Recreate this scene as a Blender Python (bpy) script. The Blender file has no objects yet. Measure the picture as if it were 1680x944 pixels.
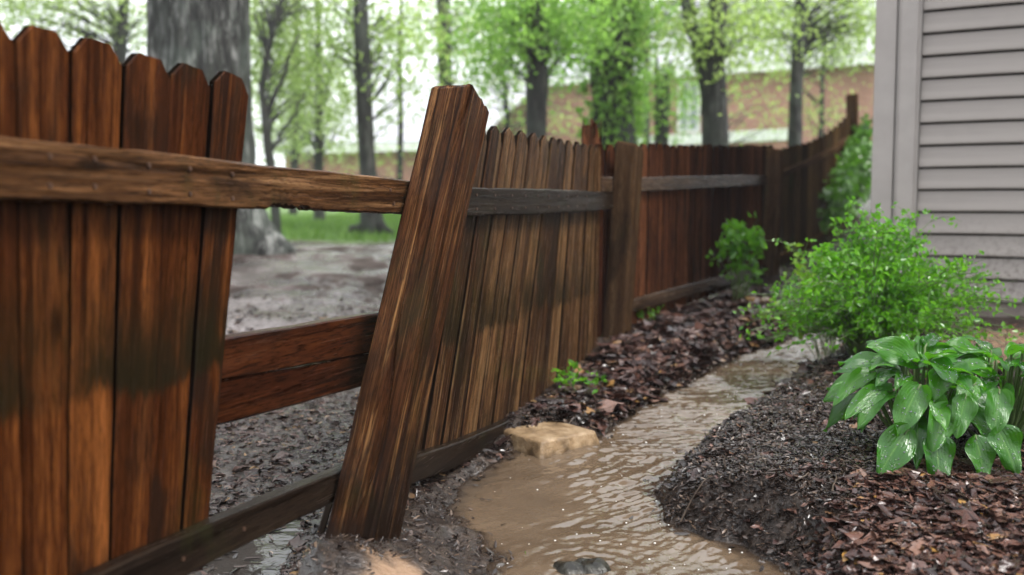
import bpy, bmesh, math, random
import numpy as np
from mathutils import Matrix, Vector

SC = bpy.context.scene
COL = SC.collection
rng = np.random.default_rng(7)
random.seed(7)
R = math.radians

# ------------------------------------------------------------------ camera, sky, sun, exposure
EYE = 0.80
F = 1633.0
PITCH = math.atan(127.0 / F)
cam_data = bpy.data.cameras.new("camera")
cam = bpy.data.objects.new("camera", cam_data)
COL.objects.link(cam)
cam.location = (0, 0, EYE)
cam.rotation_euler = (math.pi / 2 - PITCH, 0, 0)
cam_data.sensor_width = 36.0
cam_data.lens = F / 1680 * 36.0
cam_data.clip_start = 0.05
cam_data.clip_end = 3000
cam_data.dof.use_dof = True
cam_data.dof.focus_distance = 2.55
cam_data.dof.aperture_fstop = 2.2
SC.camera = cam

SUN_EL, SUN_AZ = R(58), R(118)          # azimuth clockwise from +Y
world = bpy.data.worlds.new("World")
SC.world = world
world.use_nodes = True
wn, wl = world.node_tree.nodes, world.node_tree.links
bg = wn["Background"]
sky = wn.new("ShaderNodeTexSky")
sky.sky_type = 'NISHITA'
sky.sun_disc = False
sky.sun_elevation = SUN_EL
sky.sun_rotation = SUN_AZ
sky.air_density = 1.0
sky.dust_density = 4.0
hs = wn.new("ShaderNodeHueSaturation")
hs.inputs['Saturation'].default_value = 0.25
wl.new(sky.outputs[0], hs.inputs['Color'])
mx = wn.new("ShaderNodeMix")
mx.data_type = 'RGBA'
mx.inputs['Factor'].default_value = 0.65   # a closed overcast layer over the clear sky
mx.inputs['B'].default_value = (9.3, 9.6, 10.0, 1)
wl.new(hs.outputs[0], mx.inputs['A'])
wl.new(mx.outputs['Result'], bg.inputs['Color'])
bg.inputs['Strength'].default_value = 0.108

sd = bpy.data.lights.new("sun", 'SUN')
sd.energy = 1.5
sd.angle = R(14)
sd.color = (1.0, 0.97, 0.93)
sun = bpy.data.objects.new("sun", sd)
COL.objects.link(sun)
sdir = Vector((math.sin(SUN_AZ) * math.cos(SUN_EL), math.cos(SUN_AZ) * math.cos(SUN_EL), math.sin(SUN_EL)))
sun.rotation_euler = sdir.to_track_quat('Z', 'Y').to_euler()
sun.location = (6, -4, 12)

SC.view_settings.view_transform = 'Standard'
SC.view_settings.look = 'None'
SC.view_settings.gamma = 1.0
SC.view_settings.use_curve_mapping = False
SC.view_settings.exposure = 1.48
SC.render.engine = 'CYCLES'
SC.cycles.max_bounces = 8
SC.cycles.diffuse_bounces = 3
SC.cycles.glossy_bounces = 3
SC.cycles.transmission_bounces = 4
SC.cycles.transparent_max_bounces = 6
SC.cycles.volume_bounces = 2
SC.cycles.use_denoising = True
SC.cycles.caustics_reflective = False
SC.cycles.caustics_refractive = False

# ------------------------------------------------------------------ helpers
CP, SP = math.cos(PITCH), math.sin(PITCH)


def ray(px, py):
    cx, cy = (px - 840) / F, -(py - 472) / F
    return np.array([cx, cy * SP + CP, cy * CP - SP])


def on_z(px, py, z):
    d = ray(px, py)
    return np.array([0, 0, EYE]) + d * ((z - EYE) / d[2])


def at(px, py, y):
    d = ray(px, py)
    return np.array([0, 0, EYE]) + d * (y / d[1])


class Plane:
    """vertical plane through two plan points; s runs along it, n faces the camera side."""
    def __init__(self, a, b, off=0.0):
        a, b = np.array(a, float), np.array(b, float)
        s = (b - a) / np.linalg.norm(b - a)
        self.s = np.array([s[0], s[1], 0])
        self.n = np.array([s[1], -s[0], 0])
        self.p = np.array([a[0], a[1], 0]) + self.n * off
        self.a, self.b, self.off = a, b, off

    def shift(self, off):
        return Plane(self.a, self.b, self.off + off)

    def hit(self, px, py):
        d = ray(px, py)
        e = np.array([0, 0, EYE])
        t = np.dot(self.p - e, self.n) / np.dot(d, self.n)
        return e + d * t


def lerp(a, b, t):
    return a + (b - a) * t


def sstep(a, b, x):
    t = np.clip((x - a) / (b - a), 0, 1)
    return t * t * (3 - 2 * t)


def _h(ix, iy, seed):
    n = (ix.astype(np.int64) * 374761393 + iy.astype(np.int64) * 668265263 + seed * 974711) & 0xffffffff
    n = ((n ^ (n >> 13)) * 1274126177) & 0xffffffff
    return ((n ^ (n >> 16)) & 0xffffff) / float(0xffffff) * 2 - 1


def vnoise(x, y, seed=0):
    x, y = np.asarray(x, float), np.asarray(y, float)
    ix, iy = np.floor(x), np.floor(y)
    fx, fy = x - ix, y - iy
    fx, fy = fx * fx * (3 - 2 * fx), fy * fy * (3 - 2 * fy)
    a, b = _h(ix, iy, seed), _h(ix + 1, iy, seed)
    c, d = _h(ix, iy + 1, seed), _h(ix + 1, iy + 1, seed)
    return (a + (b - a) * fx) * (1 - fy) + (c + (d - c) * fx) * fy


def fbm(x, y, seed=0, o=4):
    r, a = 0, 1.0
    for k in range(o):
        r = r + a * vnoise(x * 2 ** k, y * 2 ** k, seed + k * 17)
        a *= 0.5
    return r / 1.6


def mesh_from(name, v, f, mats=None, smooth=False, attrs=None):
    me = bpy.data.meshes.new(name)
    v = np.asarray(v, np.float32)
    if isinstance(f, np.ndarray):
        nf, k = f.shape
        me.vertices.add(len(v))
        me.vertices.foreach_set("co", v.ravel())
        me.loops.add(nf * k)
        me.loops.foreach_set("vertex_index", f.astype(np.int32).ravel())
        me.polygons.add(nf)
        me.polygons.foreach_set("loop_start", np.arange(0, nf * k, k, dtype=np.int32))
        me.update(calc_edges=True)
        me.validate()
    else:
        me.from_pydata([tuple(map(float, p)) for p in v], [], f)
        me.update()
    if smooth:
        me.polygons.foreach_set("use_smooth", np.ones(len(me.polygons), bool))
    for k, (typ, dom, data) in (attrs or {}).items():
        at_ = me.attributes.new(k, typ, dom)
        at_.data.foreach_set("value" if typ == 'FLOAT' else ("vector" if typ == 'FLOAT_VECTOR' else "color"),
                             np.asarray(data, np.float32).ravel())
    if mats:
        me.materials.append(mats)
    return me


WORLD_M = {}


def put(o, parent=None, M=None):
    """link o with world matrix M, parented to parent."""
    COL.objects.link(o)
    M = M or Matrix.Identity(4)
    if parent is not None:
        o.parent = parent
        o.matrix_local = WORLD_M[parent.name].inverted() @ M
    else:
        o.matrix_local = M
    WORLD_M[o.name] = M
    return o


def part(name, me, parent, M=None, kind=None, label=None):
    o = bpy.data.objects.new(name, me)
    put(o, parent, M)
    if kind:
        o['kind'] = kind
    if label:
        o['label'] = label
    return o


def thing(name, label, cat, loc=(0, 0, 0), group=None):
    o = bpy.data.objects.new(name, None)
    o.empty_display_size = 0.1
    put(o, None, Matrix.Translation(Vector([float(c) for c in loc])))
    return tag(o, label, cat, group)


def tag(o, label, cat, group=None, kind=None):
    o['label'] = label
    o['category'] = cat
    if group:
        o['group'] = group
    if kind:
        o['kind'] = kind
    return o


def frame(o, x, y, z):
    M = Matrix.Identity(4)
    for i, c in enumerate((x, y, z)):
        for r in range(3):
            M[r][i] = float(c[r])
    for r in range(3):
        M[r][3] = float(o[r])
    return M


def unit(v):
    v = np.asarray(v, float)
    return v / (np.linalg.norm(v) + 1e-12)


# ------------------------------------------------------------------ material helpers
class NT:
    def __init__(self, name):
        self.m = bpy.data.materials.new(name)
        self.m.use_nodes = True
        self.t = self.m.node_tree
        self.b = self.t.nodes["Principled BSDF"]
        self.out = self.t.nodes["Material Output"]

    def n(self, typ, **kw):
        nd = self.t.nodes.new("ShaderNode" + typ)
        for k, v in kw.items():
            if hasattr(nd, k):
                setattr(nd, k, v)
        return nd

    def link(self, a, b):
        self.t.links.new(a, b)

    def set(self, sock, v):
        if hasattr(v, 'is_output') or isinstance(v, bpy.types.NodeSocket):
            self.link(v, sock)
        else:
            if isinstance(v, (tuple, list)) and len(v) == 3 and sock.type == 'RGBA':
                v = (*v, 1)
            sock.default_value = v

    def coord(self, which='Object'):
        return self.n("TexCoord").outputs[which]

    def pos(self):
        return self.n("NewGeometry").outputs['Position']

    def mapping(self, vec, scale=(1, 1, 1), loc=(0, 0, 0), rot=(0, 0, 0)):
        m = self.n("Mapping")
        self.link(vec, m.inputs['Vector'])
        m.inputs['Scale'].default_value = scale
        m.inputs['Rotation'].default_value = rot
        self.set(m.inputs['Location'], loc)
        return m.outputs[0]

    def noise(self, vec, scale=5, detail=4, rough=0.55, dist=0.0, col=False):
        k = self.n("TexNoise")
        self.link(vec, k.inputs['Vector'])
        k.inputs['Scale'].default_value = scale
        k.inputs['Detail'].default_value = detail
        k.inputs['Roughness'].default_value = rough
        k.inputs['Distortion'].default_value = dist
        return k.outputs['Color' if col else 'Fac']

    def voro(self, vec, scale=5, feature='F1', out='Distance'):
        k = self.n("TexVoronoi", feature=feature)
        self.link(vec, k.inputs['Vector'])
        k.inputs['Scale'].default_value = scale
        return k.outputs[out]

    def ramp(self, fac, stops, interp='LINEAR'):
        r = self.n("ValToRGB")
        r.color_ramp.interpolation = interp
        el = r.color_ramp.elements
        while len(el) < len(stops):
            el.new(0.5)
        for e, (p, c) in zip(el, stops):
            e.position = p
            e.color = (*c, 1) if len(c) == 3 else c
        self.link(fac, r.inputs[0])
        return r.outputs[0]

    def mr(self, v, a, b, c=0.0, d=1.0):
        k = self.n("MapRange")
        k.interpolation_type = 'SMOOTHSTEP'
        self.set(k.inputs['Value'], v)
        k.inputs['From Min'].default_value = a
        k.inputs['From Max'].default_value = b
        k.inputs['To Min'].default_value = c
        k.inputs['To Max'].default_value = d
        return k.outputs[0]

    def math(self, op, a, b=0.0, c=0.0):
        k = self.n("Math", operation=op)
        self.set(k.inputs[0], a)
        self.set(k.inputs[1], b)
        self.set(k.inputs[2], c)
        return k.outputs[0]

    def mix(self, fac, a, b, mode='MIX'):
        k = self.n("Mix")
        k.data_type = 'RGBA'
        k.blend_type = mode
        self.set(k.inputs['Factor'], fac)
        self.set(k.inputs['A'], a)
        self.set(k.inputs['B'], b)
        return k.outputs['Result']

    def attr(self, name, out='Fac'):
        k = self.n("Attribute")
        k.attribute_name = name
        return k.outputs[out]

    def rand(self):
        return self.n("ObjectInfo").outputs['Random']

    def sep(self, v):
        k = self.n("SeparateXYZ")
        self.link(v, k.inputs[0])
        return k.outputs

    def bump(self, h, strength=0.3, dist=0.01, normal=None):
        k = self.n("Bump")
        k.inputs['Strength'].default_value = strength
        k.inputs['Distance'].default_value = dist
        self.link(h, k.inputs['Height'])
        if normal is not None:
            self.link(normal, k.inputs['Normal'])
        return k.outputs[0]

    def base(self, c=None, rough=None, spec=None, normal=None, coat=None, coat_rough=None, ior=None, metal=None):
        for nm, v in (('Base Color', c), ('Roughness', rough), ('Specular IOR Level', spec), ('Normal', normal),
                      ('Coat Weight', coat), ('Coat Roughness', coat_rough), ('IOR', ior), ('Metallic', metal)):
            if v is not None:
                self.set(self.b.inputs[nm], v)
        return self


def wood(name, stops, stain=0.0, stain_z=0.53, moss=0.0, rough=(0.14, 0.36), grain=150.0, bump=0.5, coat=0.0, blotch=0.6, vary=0.5, spec=0.03, light=None, foot_dark=0.0):
    """wet stained timber; the grain runs along the local z axis of every piece."""
    m = NT(name)
    off = m.math('MULTIPLY', m.rand(), 37.0)
    cv = m.n("CombineXYZ")
    for i in range(3):
        m.link(off, cv.inputs[i])
    add = m.n("VectorMath", operation='ADD')
    m.link(m.coord(), add.inputs[0])
    m.link(cv.outputs[0], add.inputs[1])
    v = add.outputs[0]
    n1 = m.noise(m.mapping(v, (26, 26, 0.9)), 1.0, 4, 0.6, 0.5)
    n2 = m.noise(m.mapping(v, (grain, grain, 5.0)), 1.0, 5, 0.72, 0.6)
    n3 = m.noise(m.mapping(v, (9, 9, 2.6)), 1.0, 4, 0.55, 0.4)
    n4 = m.noise(m.mapping(v, (grain * 2.6, grain * 2.6, 22)), 1.0, 3, 0.75)
    n5 = m.noise(m.mapping(v, (grain * 0.42, grain * 0.42, 1.2)), 1.0, 3, 0.6, 0.8)
    mixv = m.math('ADD', m.math('MULTIPLY', n1, 0.50), m.math('MULTIPLY', n2, 0.30))
    mixv = m.math('ADD', mixv, m.math('MULTIPLY', n4, 0.20))
    mixv = m.math('ADD', mixv, m.math('MULTIPLY', m.math('SUBTRACT', m.rand(), 0.5), 0.16 * vary))
    c = m.ramp(mixv, stops)
    c = m.mix(m.mr(n5, 0.47, 0.34, 0, 0.8), c, stops[0][1])
    if light is not None:
        c = m.mix(m.mr(n5, 0.54, 0.70, 0, 0.75), c, light)
    c = m.mix(m.mr(n4, 0.50, 0.36, 0, 0.65), c, stops[0][1])
    c = m.mix(m.mr(n3, 0.50, 0.34, 0, blotch), c, (0.010, 0.006, 0.004))
    p = m.sep(m.pos())
    if stain > 0:
        wv = m.noise(m.mapping(m.pos(), (9, 9, 3.5)), 1.0, 4, 0.6)
        zz = m.math('ADD', p[2], m.math('MULTIPLY', m.math('SUBTRACT', wv, 0.5), 0.12))
        zz = m.math('ADD', zz, m.math('MULTIPLY', m.math('SUBTRACT', n2, 0.5), 0.09))
        up = m.mr(zz, stain_z - 0.05, stain_z - 0.02)
        dn = m.mr(zz, stain_z + 0.20, stain_z - 0.01)
        bandn = m.mr(m.noise(m.mapping(m.pos(), (6, 6, 2.5)), 1.0, 5, 0.65), 0.34, 0.60)
        k = m.math('MULTIPLY', m.math('MULTIPLY', up, dn), m.math('MULTIPLY', bandn, stain))
        c = m.mix(k, c, (0.010, 0.008, 0.0035))
    kn = m.n("TexVoronoi", feature='F1')
    m.link(m.mapping(v, (9, 9, 3.2)), kn.inputs['Vector'])
    kn.inputs['Scale'].default_value = 1.0
    kg = m.mr(m.sep(kn.outputs['Color'])[0], 0.62, 0.66)
    c = m.mix(m.math('MULTIPLY', m.mr(kn.outputs['Distance'], 0.17, 0.09), m.math('MULTIPLY', kg, 0.85)), c, (0.008, 0.004, 0.002))
    if foot_dark > 0:
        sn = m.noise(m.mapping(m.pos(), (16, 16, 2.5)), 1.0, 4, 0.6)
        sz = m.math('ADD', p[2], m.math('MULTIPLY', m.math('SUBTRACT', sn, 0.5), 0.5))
        c = m.mix(m.mr(sz, 0.36, 0.15, 0, foot_dark), c, (0.007, 0.004, 0.0025))  # ragged darker tone towards the foot
    if moss > 0:
        mn = m.noise(m.mapping(m.pos(), (7, 7, 3)), 1.0, 5, 0.65)
        c = m.mix(m.mr(mn, 0.54, 0.72, 0, moss), c, (0.022, 0.026, 0.007))
    r = m.math('ADD', rough[0], m.math('MULTIPLY', n2, rough[1] - rough[0]))
    b1 = m.bump(n2, bump, 0.004)
    b2 = m.bump(n4, bump * 0.6, 0.0012, b1)
    drops = m.mr(m.voro(m.mapping(v, (140, 140, 90)), 1.0), 0.08, 0.22, 1, 0)
    b3 = m.bump(drops, 0.10, 0.001, b2)
    m.base(c, r, spec, b3, coat, 0.18)
    return m.m


def leafy(name, c1, c2, trans=0.45, rough=0.35, spec=0.5, tcol=None):
    m = NT(name)
    t = m.attr('tint')
    c = m.mix(t, c1, c2)
    m.base(c, rough, spec)
    tr = m.n("BsdfTranslucent")
    m.set(tr.inputs['Color'], m.mix(0.5, c, tcol or c2))
    mixs = m.n("MixShader")
    mixs.inputs[0].default_value = trans
    m.link(m.b.outputs[0], mixs.inputs[1])
    m.link(tr.outputs[0], mixs.inputs[2])
    m.link(mixs.outputs[0], m.out.inputs[0])
    return m.m


def plain(name, c, rough=0.6, spec=0.4, var=0.15, scale=8.0, bump=0.0, bscale=60):
    m = NT(name)
    n = m.noise(m.pos(), scale, 4, 0.6)
    col = m.mix(m.mr(n, 0.3, 0.7), tuple(x * (1 - var) for x in c), tuple(min(1, x * (1 + var)) for x in c))
    nm = m.bump(m.noise(m.pos(), bscale, 3), bump, 0.004) if bump else None
    m.base(col, rough, spec, nm)
    return m.m


M = {}
M['picket_near'] = wood("wet_cedar_near", [(0.34, (0.0112, 0.0031, 0.0014)), (0.49, (0.0490, 0.0143, 0.0038)), (0.64, (0.1785, 0.0595, 0.0155))],
                        stain=0.92, stain_z=0.54, moss=0.25, grain=150, blotch=0.75)
M['picket_mid'] = wood("wet_cedar_weathered", [(0.34, (0.0094, 0.0040, 0.0022)), (0.49, (0.0432, 0.0187, 0.0079)), (0.64, (0.1530, 0.0808, 0.0343))],
                       stain=0.8, stain_z=0.45, moss=0.35, grain=130, blotch=0.6, vary=1.2, light=(0.14, 0.085, 0.04))
M['picket_far'] = wood("wet_cedar_dark", [(0.36, (0.013, 0.0040, 0.0022)), (0.5, (0.056, 0.0190, 0.0085)), (0.64, (0.1495, 0.0559, 0.0247))],
                       moss=0.1, grain=70, rough=(0.4, 0.6), spec=0.0, vary=1.5)
M['picket_end'] = wood("mossy_cedar", [(0.36, (0.013, 0.007, 0.004)), (0.5, (0.050, 0.028, 0.012)), (0.64, (0.095, 0.058, 0.022))],
                       moss=0.85, grain=70, rough=(0.4, 0.6), spec=0.0, vary=1.5)
M['rail_warm'] = wood("wet_rail_warm", [(0.34, (0.0128, 0.0056, 0.0028)), (0.5, (0.0600, 0.0264, 0.0104)), (0.66, (0.1980, 0.0960, 0.0408))],
                      moss=0.5, grain=120, bump=0.7, blotch=0.8, spec=0.05, light=(0.19, 0.10, 0.045))
M['rail_dark'] = wood("wet_rail_dark", [(0.34, (0.0050, 0.0031, 0.0022)), (0.5, (0.0149, 0.0093, 0.0062)), (0.68, (0.0310, 0.0211, 0.0136))],
                      moss=0.3, grain=110, bump=0.6, spec=0.05)
M['rail_red'] = wood("wet_rail_red", [(0.34, (0.0060, 0.0018, 0.0010)), (0.5, (0.0270, 0.0072, 0.0024)), (0.68, (0.0741, 0.0234, 0.0078))],
                     grain=90, bump=0.4, blotch=0.6, spec=0.06)
M['rail_far'] = wood("wet_rail_brown", [(0.36, (0.018, 0.009, 0.006)), (0.5, (0.058, 0.034, 0.021)), (0.66, (0.115, 0.072, 0.044))], moss=0.2, grain=80, spec=0.03, blotch=0.3)
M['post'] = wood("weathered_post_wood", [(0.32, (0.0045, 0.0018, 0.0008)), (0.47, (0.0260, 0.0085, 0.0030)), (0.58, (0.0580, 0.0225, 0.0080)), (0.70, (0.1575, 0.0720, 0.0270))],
                 moss=0.2, grain=150, bump=0.9, blotch=0.75, spec=0.03, light=(0.21, 0.105, 0.040), foot_dark=0.85)
M['post_far'] = wood("old_post_wood", [(0.34, (0.0176, 0.0095, 0.0055)), (0.5, (0.0541, 0.0286, 0.0143)), (0.68, (0.1194, 0.0765, 0.0382))],
                     moss=0.5, grain=80, bump=0.5, spec=0.0)
M['twig'] = plain("dead_twig", (0.055, 0.038, 0.026), 0.5, 0.4, 0.4, 40)
M['nail'] = plain("rusty_nail", (0.05, 0.025, 0.015), 0.35, 0.6, 0.3, 60)
M['edge'] = plain("painted_gap_shade", (0.0045, 0.003, 0.002), 0.8, 0.0)  # near-black paint for the shade in picket gaps and siding laps
M['white'] = plain("white_paint", (0.78, 0.78, 0.76), 0.5)


# ------------------------------------------------------------------ terrain
CH = []     # control points in plan: x, y, z


def c_img(px, py, z):
    p = on_z(px, py, z)
    CH.append((p[0], p[1], z))


def c_pln(x, y, z):
    CH.append((x, y, z))


for q in [(450, 905, 0.0), (380, 940, 0.005), (450, 790, 0.03), (360, 760, 0.03), (480, 640, 0.07), (620, 640, 0.06), (500, 530, 0.17), (620, 520, 0.16),
          (520, 455, 0.29), (640, 440, 0.30), (440, 402, 0.42), (640, 388, 0.44),
          # by the leaning post, in front of it
          (700, 905, 0.05), (700, 860, 0.04), (745, 905, 0.02), (670, 825, 0.05), (800, 940, 0.0), 
          # strip between fence and stream
          (930, 650, 0.09), (985, 600, 0.12), (1000, 650, 0.08), (1010, 552, 0.17), (1080, 590, 0.14), (1140, 520, 0.20), (1180, 560, 0.17), (1262, 466, 0.26),
          (1270, 510, 0.24), (1340, 440, 0.38),
          # mulch bed on the right
          (1390, 600, 0.19), (1255, 695, 0.165), (1130, 800, 0.105), (1180, 850, 0.115), (1300, 800, 0.145), (1400, 720, 0.17), (1500, 780, 0.165),
          (1560, 700, 0.18), (1650, 800, 0.165), (1660, 910, 0.13), (1400, 900, 0.11), (1300, 925, 0.06), (1210, 900, 0.045),
          (1480, 600, 0.21), (1620, 575, 0.235), (1660, 525, 0.26)]:
    c_img(*q)
for q in [(-0.39, 1.98, 0.135), (-0.36, 2.05, 0.115), (-0.33, 2.14, 0.095), (-0.28, 2.26, 0.065), (-0.33, 1.86, 0.085), (-0.24, 1.98, 0.07), (-0.20, 2.15, 0.06), (-0.49, 2.12, 0.02), (-0.52, 1.95, 0.02), (4.1, 11.9, 0.82), (3.0, 9.8, 0.50), (2.3, 5.2, 0.27), (3.5, 4.2, 0.27), (3.0, 8.0, 0.34), (4.5, 8, 0.5), (2.0, 2.0, 0.16), (2.2, 1.0, 0.15), (1.0, 0.9, 0.08),
          (0.2, 1.2, -0.02), (-0.3, 1.5, 0.0), (-1.2, 1.5, 0.03), (-1.6, 0.6, 0.05), (0.3, 0.2, 0.0), (-3.5, 3.5, 0.1), (-4, 9.5, 0.44), (-2.4, 9.5, 0.42), (-6, 14, 0.55),
          (-3.6, 18, 0.56), (-2.0, 14.5, 0.50), (-2, 22, 0.72), (0.5, 14, 0.7), (3, 15, 1.1), (0, 20, 1.0), (5, 20, 1.8), (9, 20, 2.2), (8, 12, 1.2), (12, 8, 0.8),
          (-8, 34, 1.55), (-3, 34, 1.6), (2, 36, 2.7), (8, 33, 2.9), (14, 31, 3.0), (-20, 34, 1.3), (-15, 15, 0.6), (-12, 4, 0.3), (-10, -8, 0.1), (10, -8, 0.2), (0, -10, 0.0),
          (0, 60, 3.4), (20, 60, 3.6), (-25, 60, 2.4), (35, 30, 3.0), (-40, 20, 1.0), (30, 0, 0.5), (-30, -20, 0.2), (30, -20, 0.3)]:
    c_pln(*q)
CH = np.array(CH)


def tps(r2):
    return 0.5 * r2 * np.log(r2 + 1e-9)


_n = len(CH)
_d2 = ((CH[:, None, :2] - CH[None, :, :2]) ** 2).sum(-1)
_A = np.zeros((_n + 3, _n + 3))
_A[:_n, :_n] = tps(_d2) + np.eye(_n) * 0.004
_A[:_n, _n] = 1
_A[:_n, _n + 1:] = CH[:, :2]
_A[_n, :_n] = 1
_A[_n + 1:, :_n] = CH[:, :2].T
_W = np.linalg.solve(_A, np.concatenate([CH[:, 2], np.zeros(3)]))


def base_height(x, y):
    xs = np.clip(x, -45, 45)
    ys = np.clip(y, -20, 62)
    r = _W[_n] + _W[_n + 1] * xs + _W[_n + 2] * ys
    for i in range(_n):
        r = r + _W[i] * tps((xs - CH[i, 0]) ** 2 + (ys - CH[i, 1]) ** 2)
    return r


def water_z(x, y):
    return np.maximum(0.0, (np.asarray(y, float) - 2.45) * 0.030)


def on_water(px, py):
    z = 0.0
    for _ in range(8):
        p = on_z(px, py, z)
        z = float(water_z(p[0], p[1]))
    return p


STREAM_PX = [(1450, 520), (1340, 535), (1290, 558), (1220, 585), (1150, 616), (1090, 645), (1050, 668), (1015, 694), (985, 716), (960, 722),
             (900, 722), (850, 735), (825, 755), (795, 782), (768, 802), (748, 835), (752, 862), (780, 880), (802, 900), (815, 920), (800, 960), (760, 1100),
             (1280, 1100), (1310, 985), (1285, 935), (1225, 897), (1150, 882), (1098, 872), (1078, 850), (1072, 825),
             (1100, 788), (1180, 722), (1290, 654), (1380, 596), (1460, 560)]
STREAM = np.array([on_water(*q)[:2] for q in STREAM_PX])
PUDDLE_PX = [(330, 960), (350, 905), (400, 880), (470, 850), (488, 842), (492, 862), (470, 900), (455, 950), (430, 1000), (300, 1100)]
PUDDLE = np.array([on_z(*q, 0.0)[:2] for q in PUDDLE_PX])


def sdist(poly, x, y):
    """signed distance to a closed polygon, negative inside."""
    x, y = np.asarray(x, float), np.asarray(y, float)
    best = np.full(x.shape, 1e9)
    inside = np.zeros(x.shape, bool)
    n = len(poly)
    for i in range(n):
        ax, ay = poly[i]
        bx, by = poly[(i + 1) % n]
        dx, dy = bx - ax, by - ay
        t = np.clip(((x - ax) * dx + (y - ay) * dy) / (dx * dx + dy * dy + 1e-12), 0, 1)
        best = np.minimum(best, (x - ax - t * dx) ** 2 + (y - ay - t * dy) ** 2)
        c = ((ay > y) != (by > y)) & (x < (bx - ax) * (y - ay) / (by - ay + 1e-12) + ax)
        inside ^= c
    return np.where(inside, -np.sqrt(best), np.sqrt(best))


def stream_sd(x, y):
    return sdist(STREAM, x, y) + 0.028 * vnoise(x * 8, y * 8, 4) + 0.014 * vnoise(x * 18, y * 18, 5) + 0.009 * vnoise(x * 40, y * 40, 6)


def puddle_sd(x, y):
    return sdist(PUDDLE, x, y) + 0.02 * vnoise(x * 12, y * 12, 15) + 0.012 * vnoise(x * 40, y * 40, 16)


def height(x, y, rough=True):
    x, y = np.asarray(x, float), np.asarray(y, float)
    h = base_height(x, y)
    near = (x > -2) & (x < 3.2) & (y > 0.4) & (y < 8)
    if rough:
        dist = np.hypot(x, y)
        h = h + 0.012 * fbm(x * 5, y * 5, 1, 3) * np.minimum(1, dist / 3)
        h = h + np.where(near, 0.009 * fbm(x * 20, y * 20, 3, 2), 0)
        # trodden mud lumps in the yard behind the fence
        yard = sstep(2.9, 5.0, y) * sstep(0.0, -0.6, x - (-0.285 + (y - 2.45) * 0.32)) * sstep(13, 9, y)
        h = h + yard * (0.055 * fbm(x * 2.2, y * 2.8, 8, 4) + 0.020 * fbm(x * 7, y * 9, 9, 2))
    if near.any():
        xn, yn = x[near], y[near]
        b = h[near]
        for poly_sd, zw, depth in ((stream_sd, water_z(xn, yn), 0.07), (puddle_sd, np.zeros_like(xn), 0.03)):
            s = poly_sd(xn, yn)
            k = sstep(0.0, 0.13, s)
            out = zw + np.maximum(b - zw, 0.012) * (0.25 * np.clip(s / 0.03, 0, 1) + 0.75 * k) 
            ins = zw - depth * (1 - np.exp(s / 0.10)) - 0.004
            b = np.where(s < 0.13, np.where(s > 0, out, ins), b)
        h = h.copy()
        h[near] = b
    return h


def hgt(x, y):
    return float(height(np.array([x]), np.array([y]))[0])


def spaced(*segs):
    out = []
    for a, b, st in segs:
        out.append(np.arange(a, b, st))
    out.append(np.array([segs[-1][1]]))
    return np.concatenate(out)


gx = np.concatenate([-np.geomspace(400, 6, 22), spaced((-5.5, -1.3, 0.12), (-1.3, 2.4, 0.0135), (2.4, 6, 0.15)), np.geomspace(6.5, 400, 22)])
gy = np.concatenate([-np.geomspace(400, 2, 14), spaced((-1.5, 1.6, 0.12), (1.6, 4.6, 0.0135), (4.6, 8, 0.035), (8, 16, 0.10), (16, 62, 1.0)), np.geomspace(66, 900, 16)])
GX, GY = np.meshgrid(gx, gy)
GZ = height(GX.ravel(), GY.ravel()).reshape(GX.shape)
nx, ny = len(gx), len(gy)
idx = np.arange(nx * ny).reshape(ny, nx)
quads = np.stack([idx[:-1, :-1], idx[:-1, 1:], idx[1:, 1:], idx[1:, :-1]], -1).reshape(-1, 4)
fx, fy = GX.ravel(), GY.ravel()
fence_side = fx - (-0.285 + (fy - 2.45) * 0.32)           # < 0 behind the fence
SAND = [on_z(*q, 0.075)[:2] for q in [(612, 965), (622, 932), (655, 915), (690, 925), (712, 950), (700, 990)]]
CLAY = [on_z(*q, 0.235)[:2] for q in [(1540, 560), (1600, 545), (1700, 545), (1720, 585), (1620, 600), (1560, 590)]]
g_grass = sstep(11.5, 14.0, fy + 0.9 * fbm(fx * 1.1, fy * 0.9, 21, 4) * 1.6) * sstep(1.0, -0.5, fence_side)
g_grass = np.maximum(g_grass, sstep(16, 20, fy))
g_sand = np.maximum(sstep(0.05, -0.02, sdist(np.array(SAND), fx, fy) + 0.03 * vnoise(fx * 20, fy * 20, 31)),
                    sstep(0.10, -0.05, sdist(np.array(CLAY), fx, fy) + 0.05 * vnoise(fx * 8, fy * 8, 32)))
g_yard = sstep(0.05, -0.15, fence_side) * sstep(3.3, 5.0, fy)
zone = np.stack([g_grass, g_sand, g_yard, np.ones_like(fx)], -1)

m = NT("wet_ground")
P = m.pos()
zc = m.n("Attribute"); zc.attribute_name = 'zone'
sp = m.n("SeparateColor"); m.link(zc.outputs['Color'], sp.inputs[0])
zr, zg, zb = sp.outputs
nA = m.noise(P, 26, 6, 0.65)
nB = m.noise(P, 5, 4, 0.6)
nC = m.noise(P, 110, 4, 0.6)
soil = m.ramp(nA, [(0.3, (0.009, 0.006, 0.005)), (0.5, (0.027, 0.018, 0.013)), (0.72, (0.070, 0.048, 0.035))])
mud = m.ramp(m.noise(m.mapping(P, (1.1, 0.7, 1)), 1.7, 7, 0.62), [(0.36, (0.020, 0.014, 0.012)), (0.5, (0.060, 0.046, 0.041)), (0.60, (0.125, 0.105, 0.100)), (0.70, (0.24, 0.215, 0.215))])  # palest stops paint sky sheen into the mud colour
sand = m.ramp(nB, [(0.3, (0.19, 0.115, 0.068)), (0.7, (0.29, 0.185, 0.115))])
grassc = m.ramp(nA, [(0.3, (0.05, 0.10, 0.015)), (0.7, (0.12, 0.22, 0.035))])
c = m.mix(zb, soil, mud)
c = m.mix(zg, c, sand)
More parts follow.
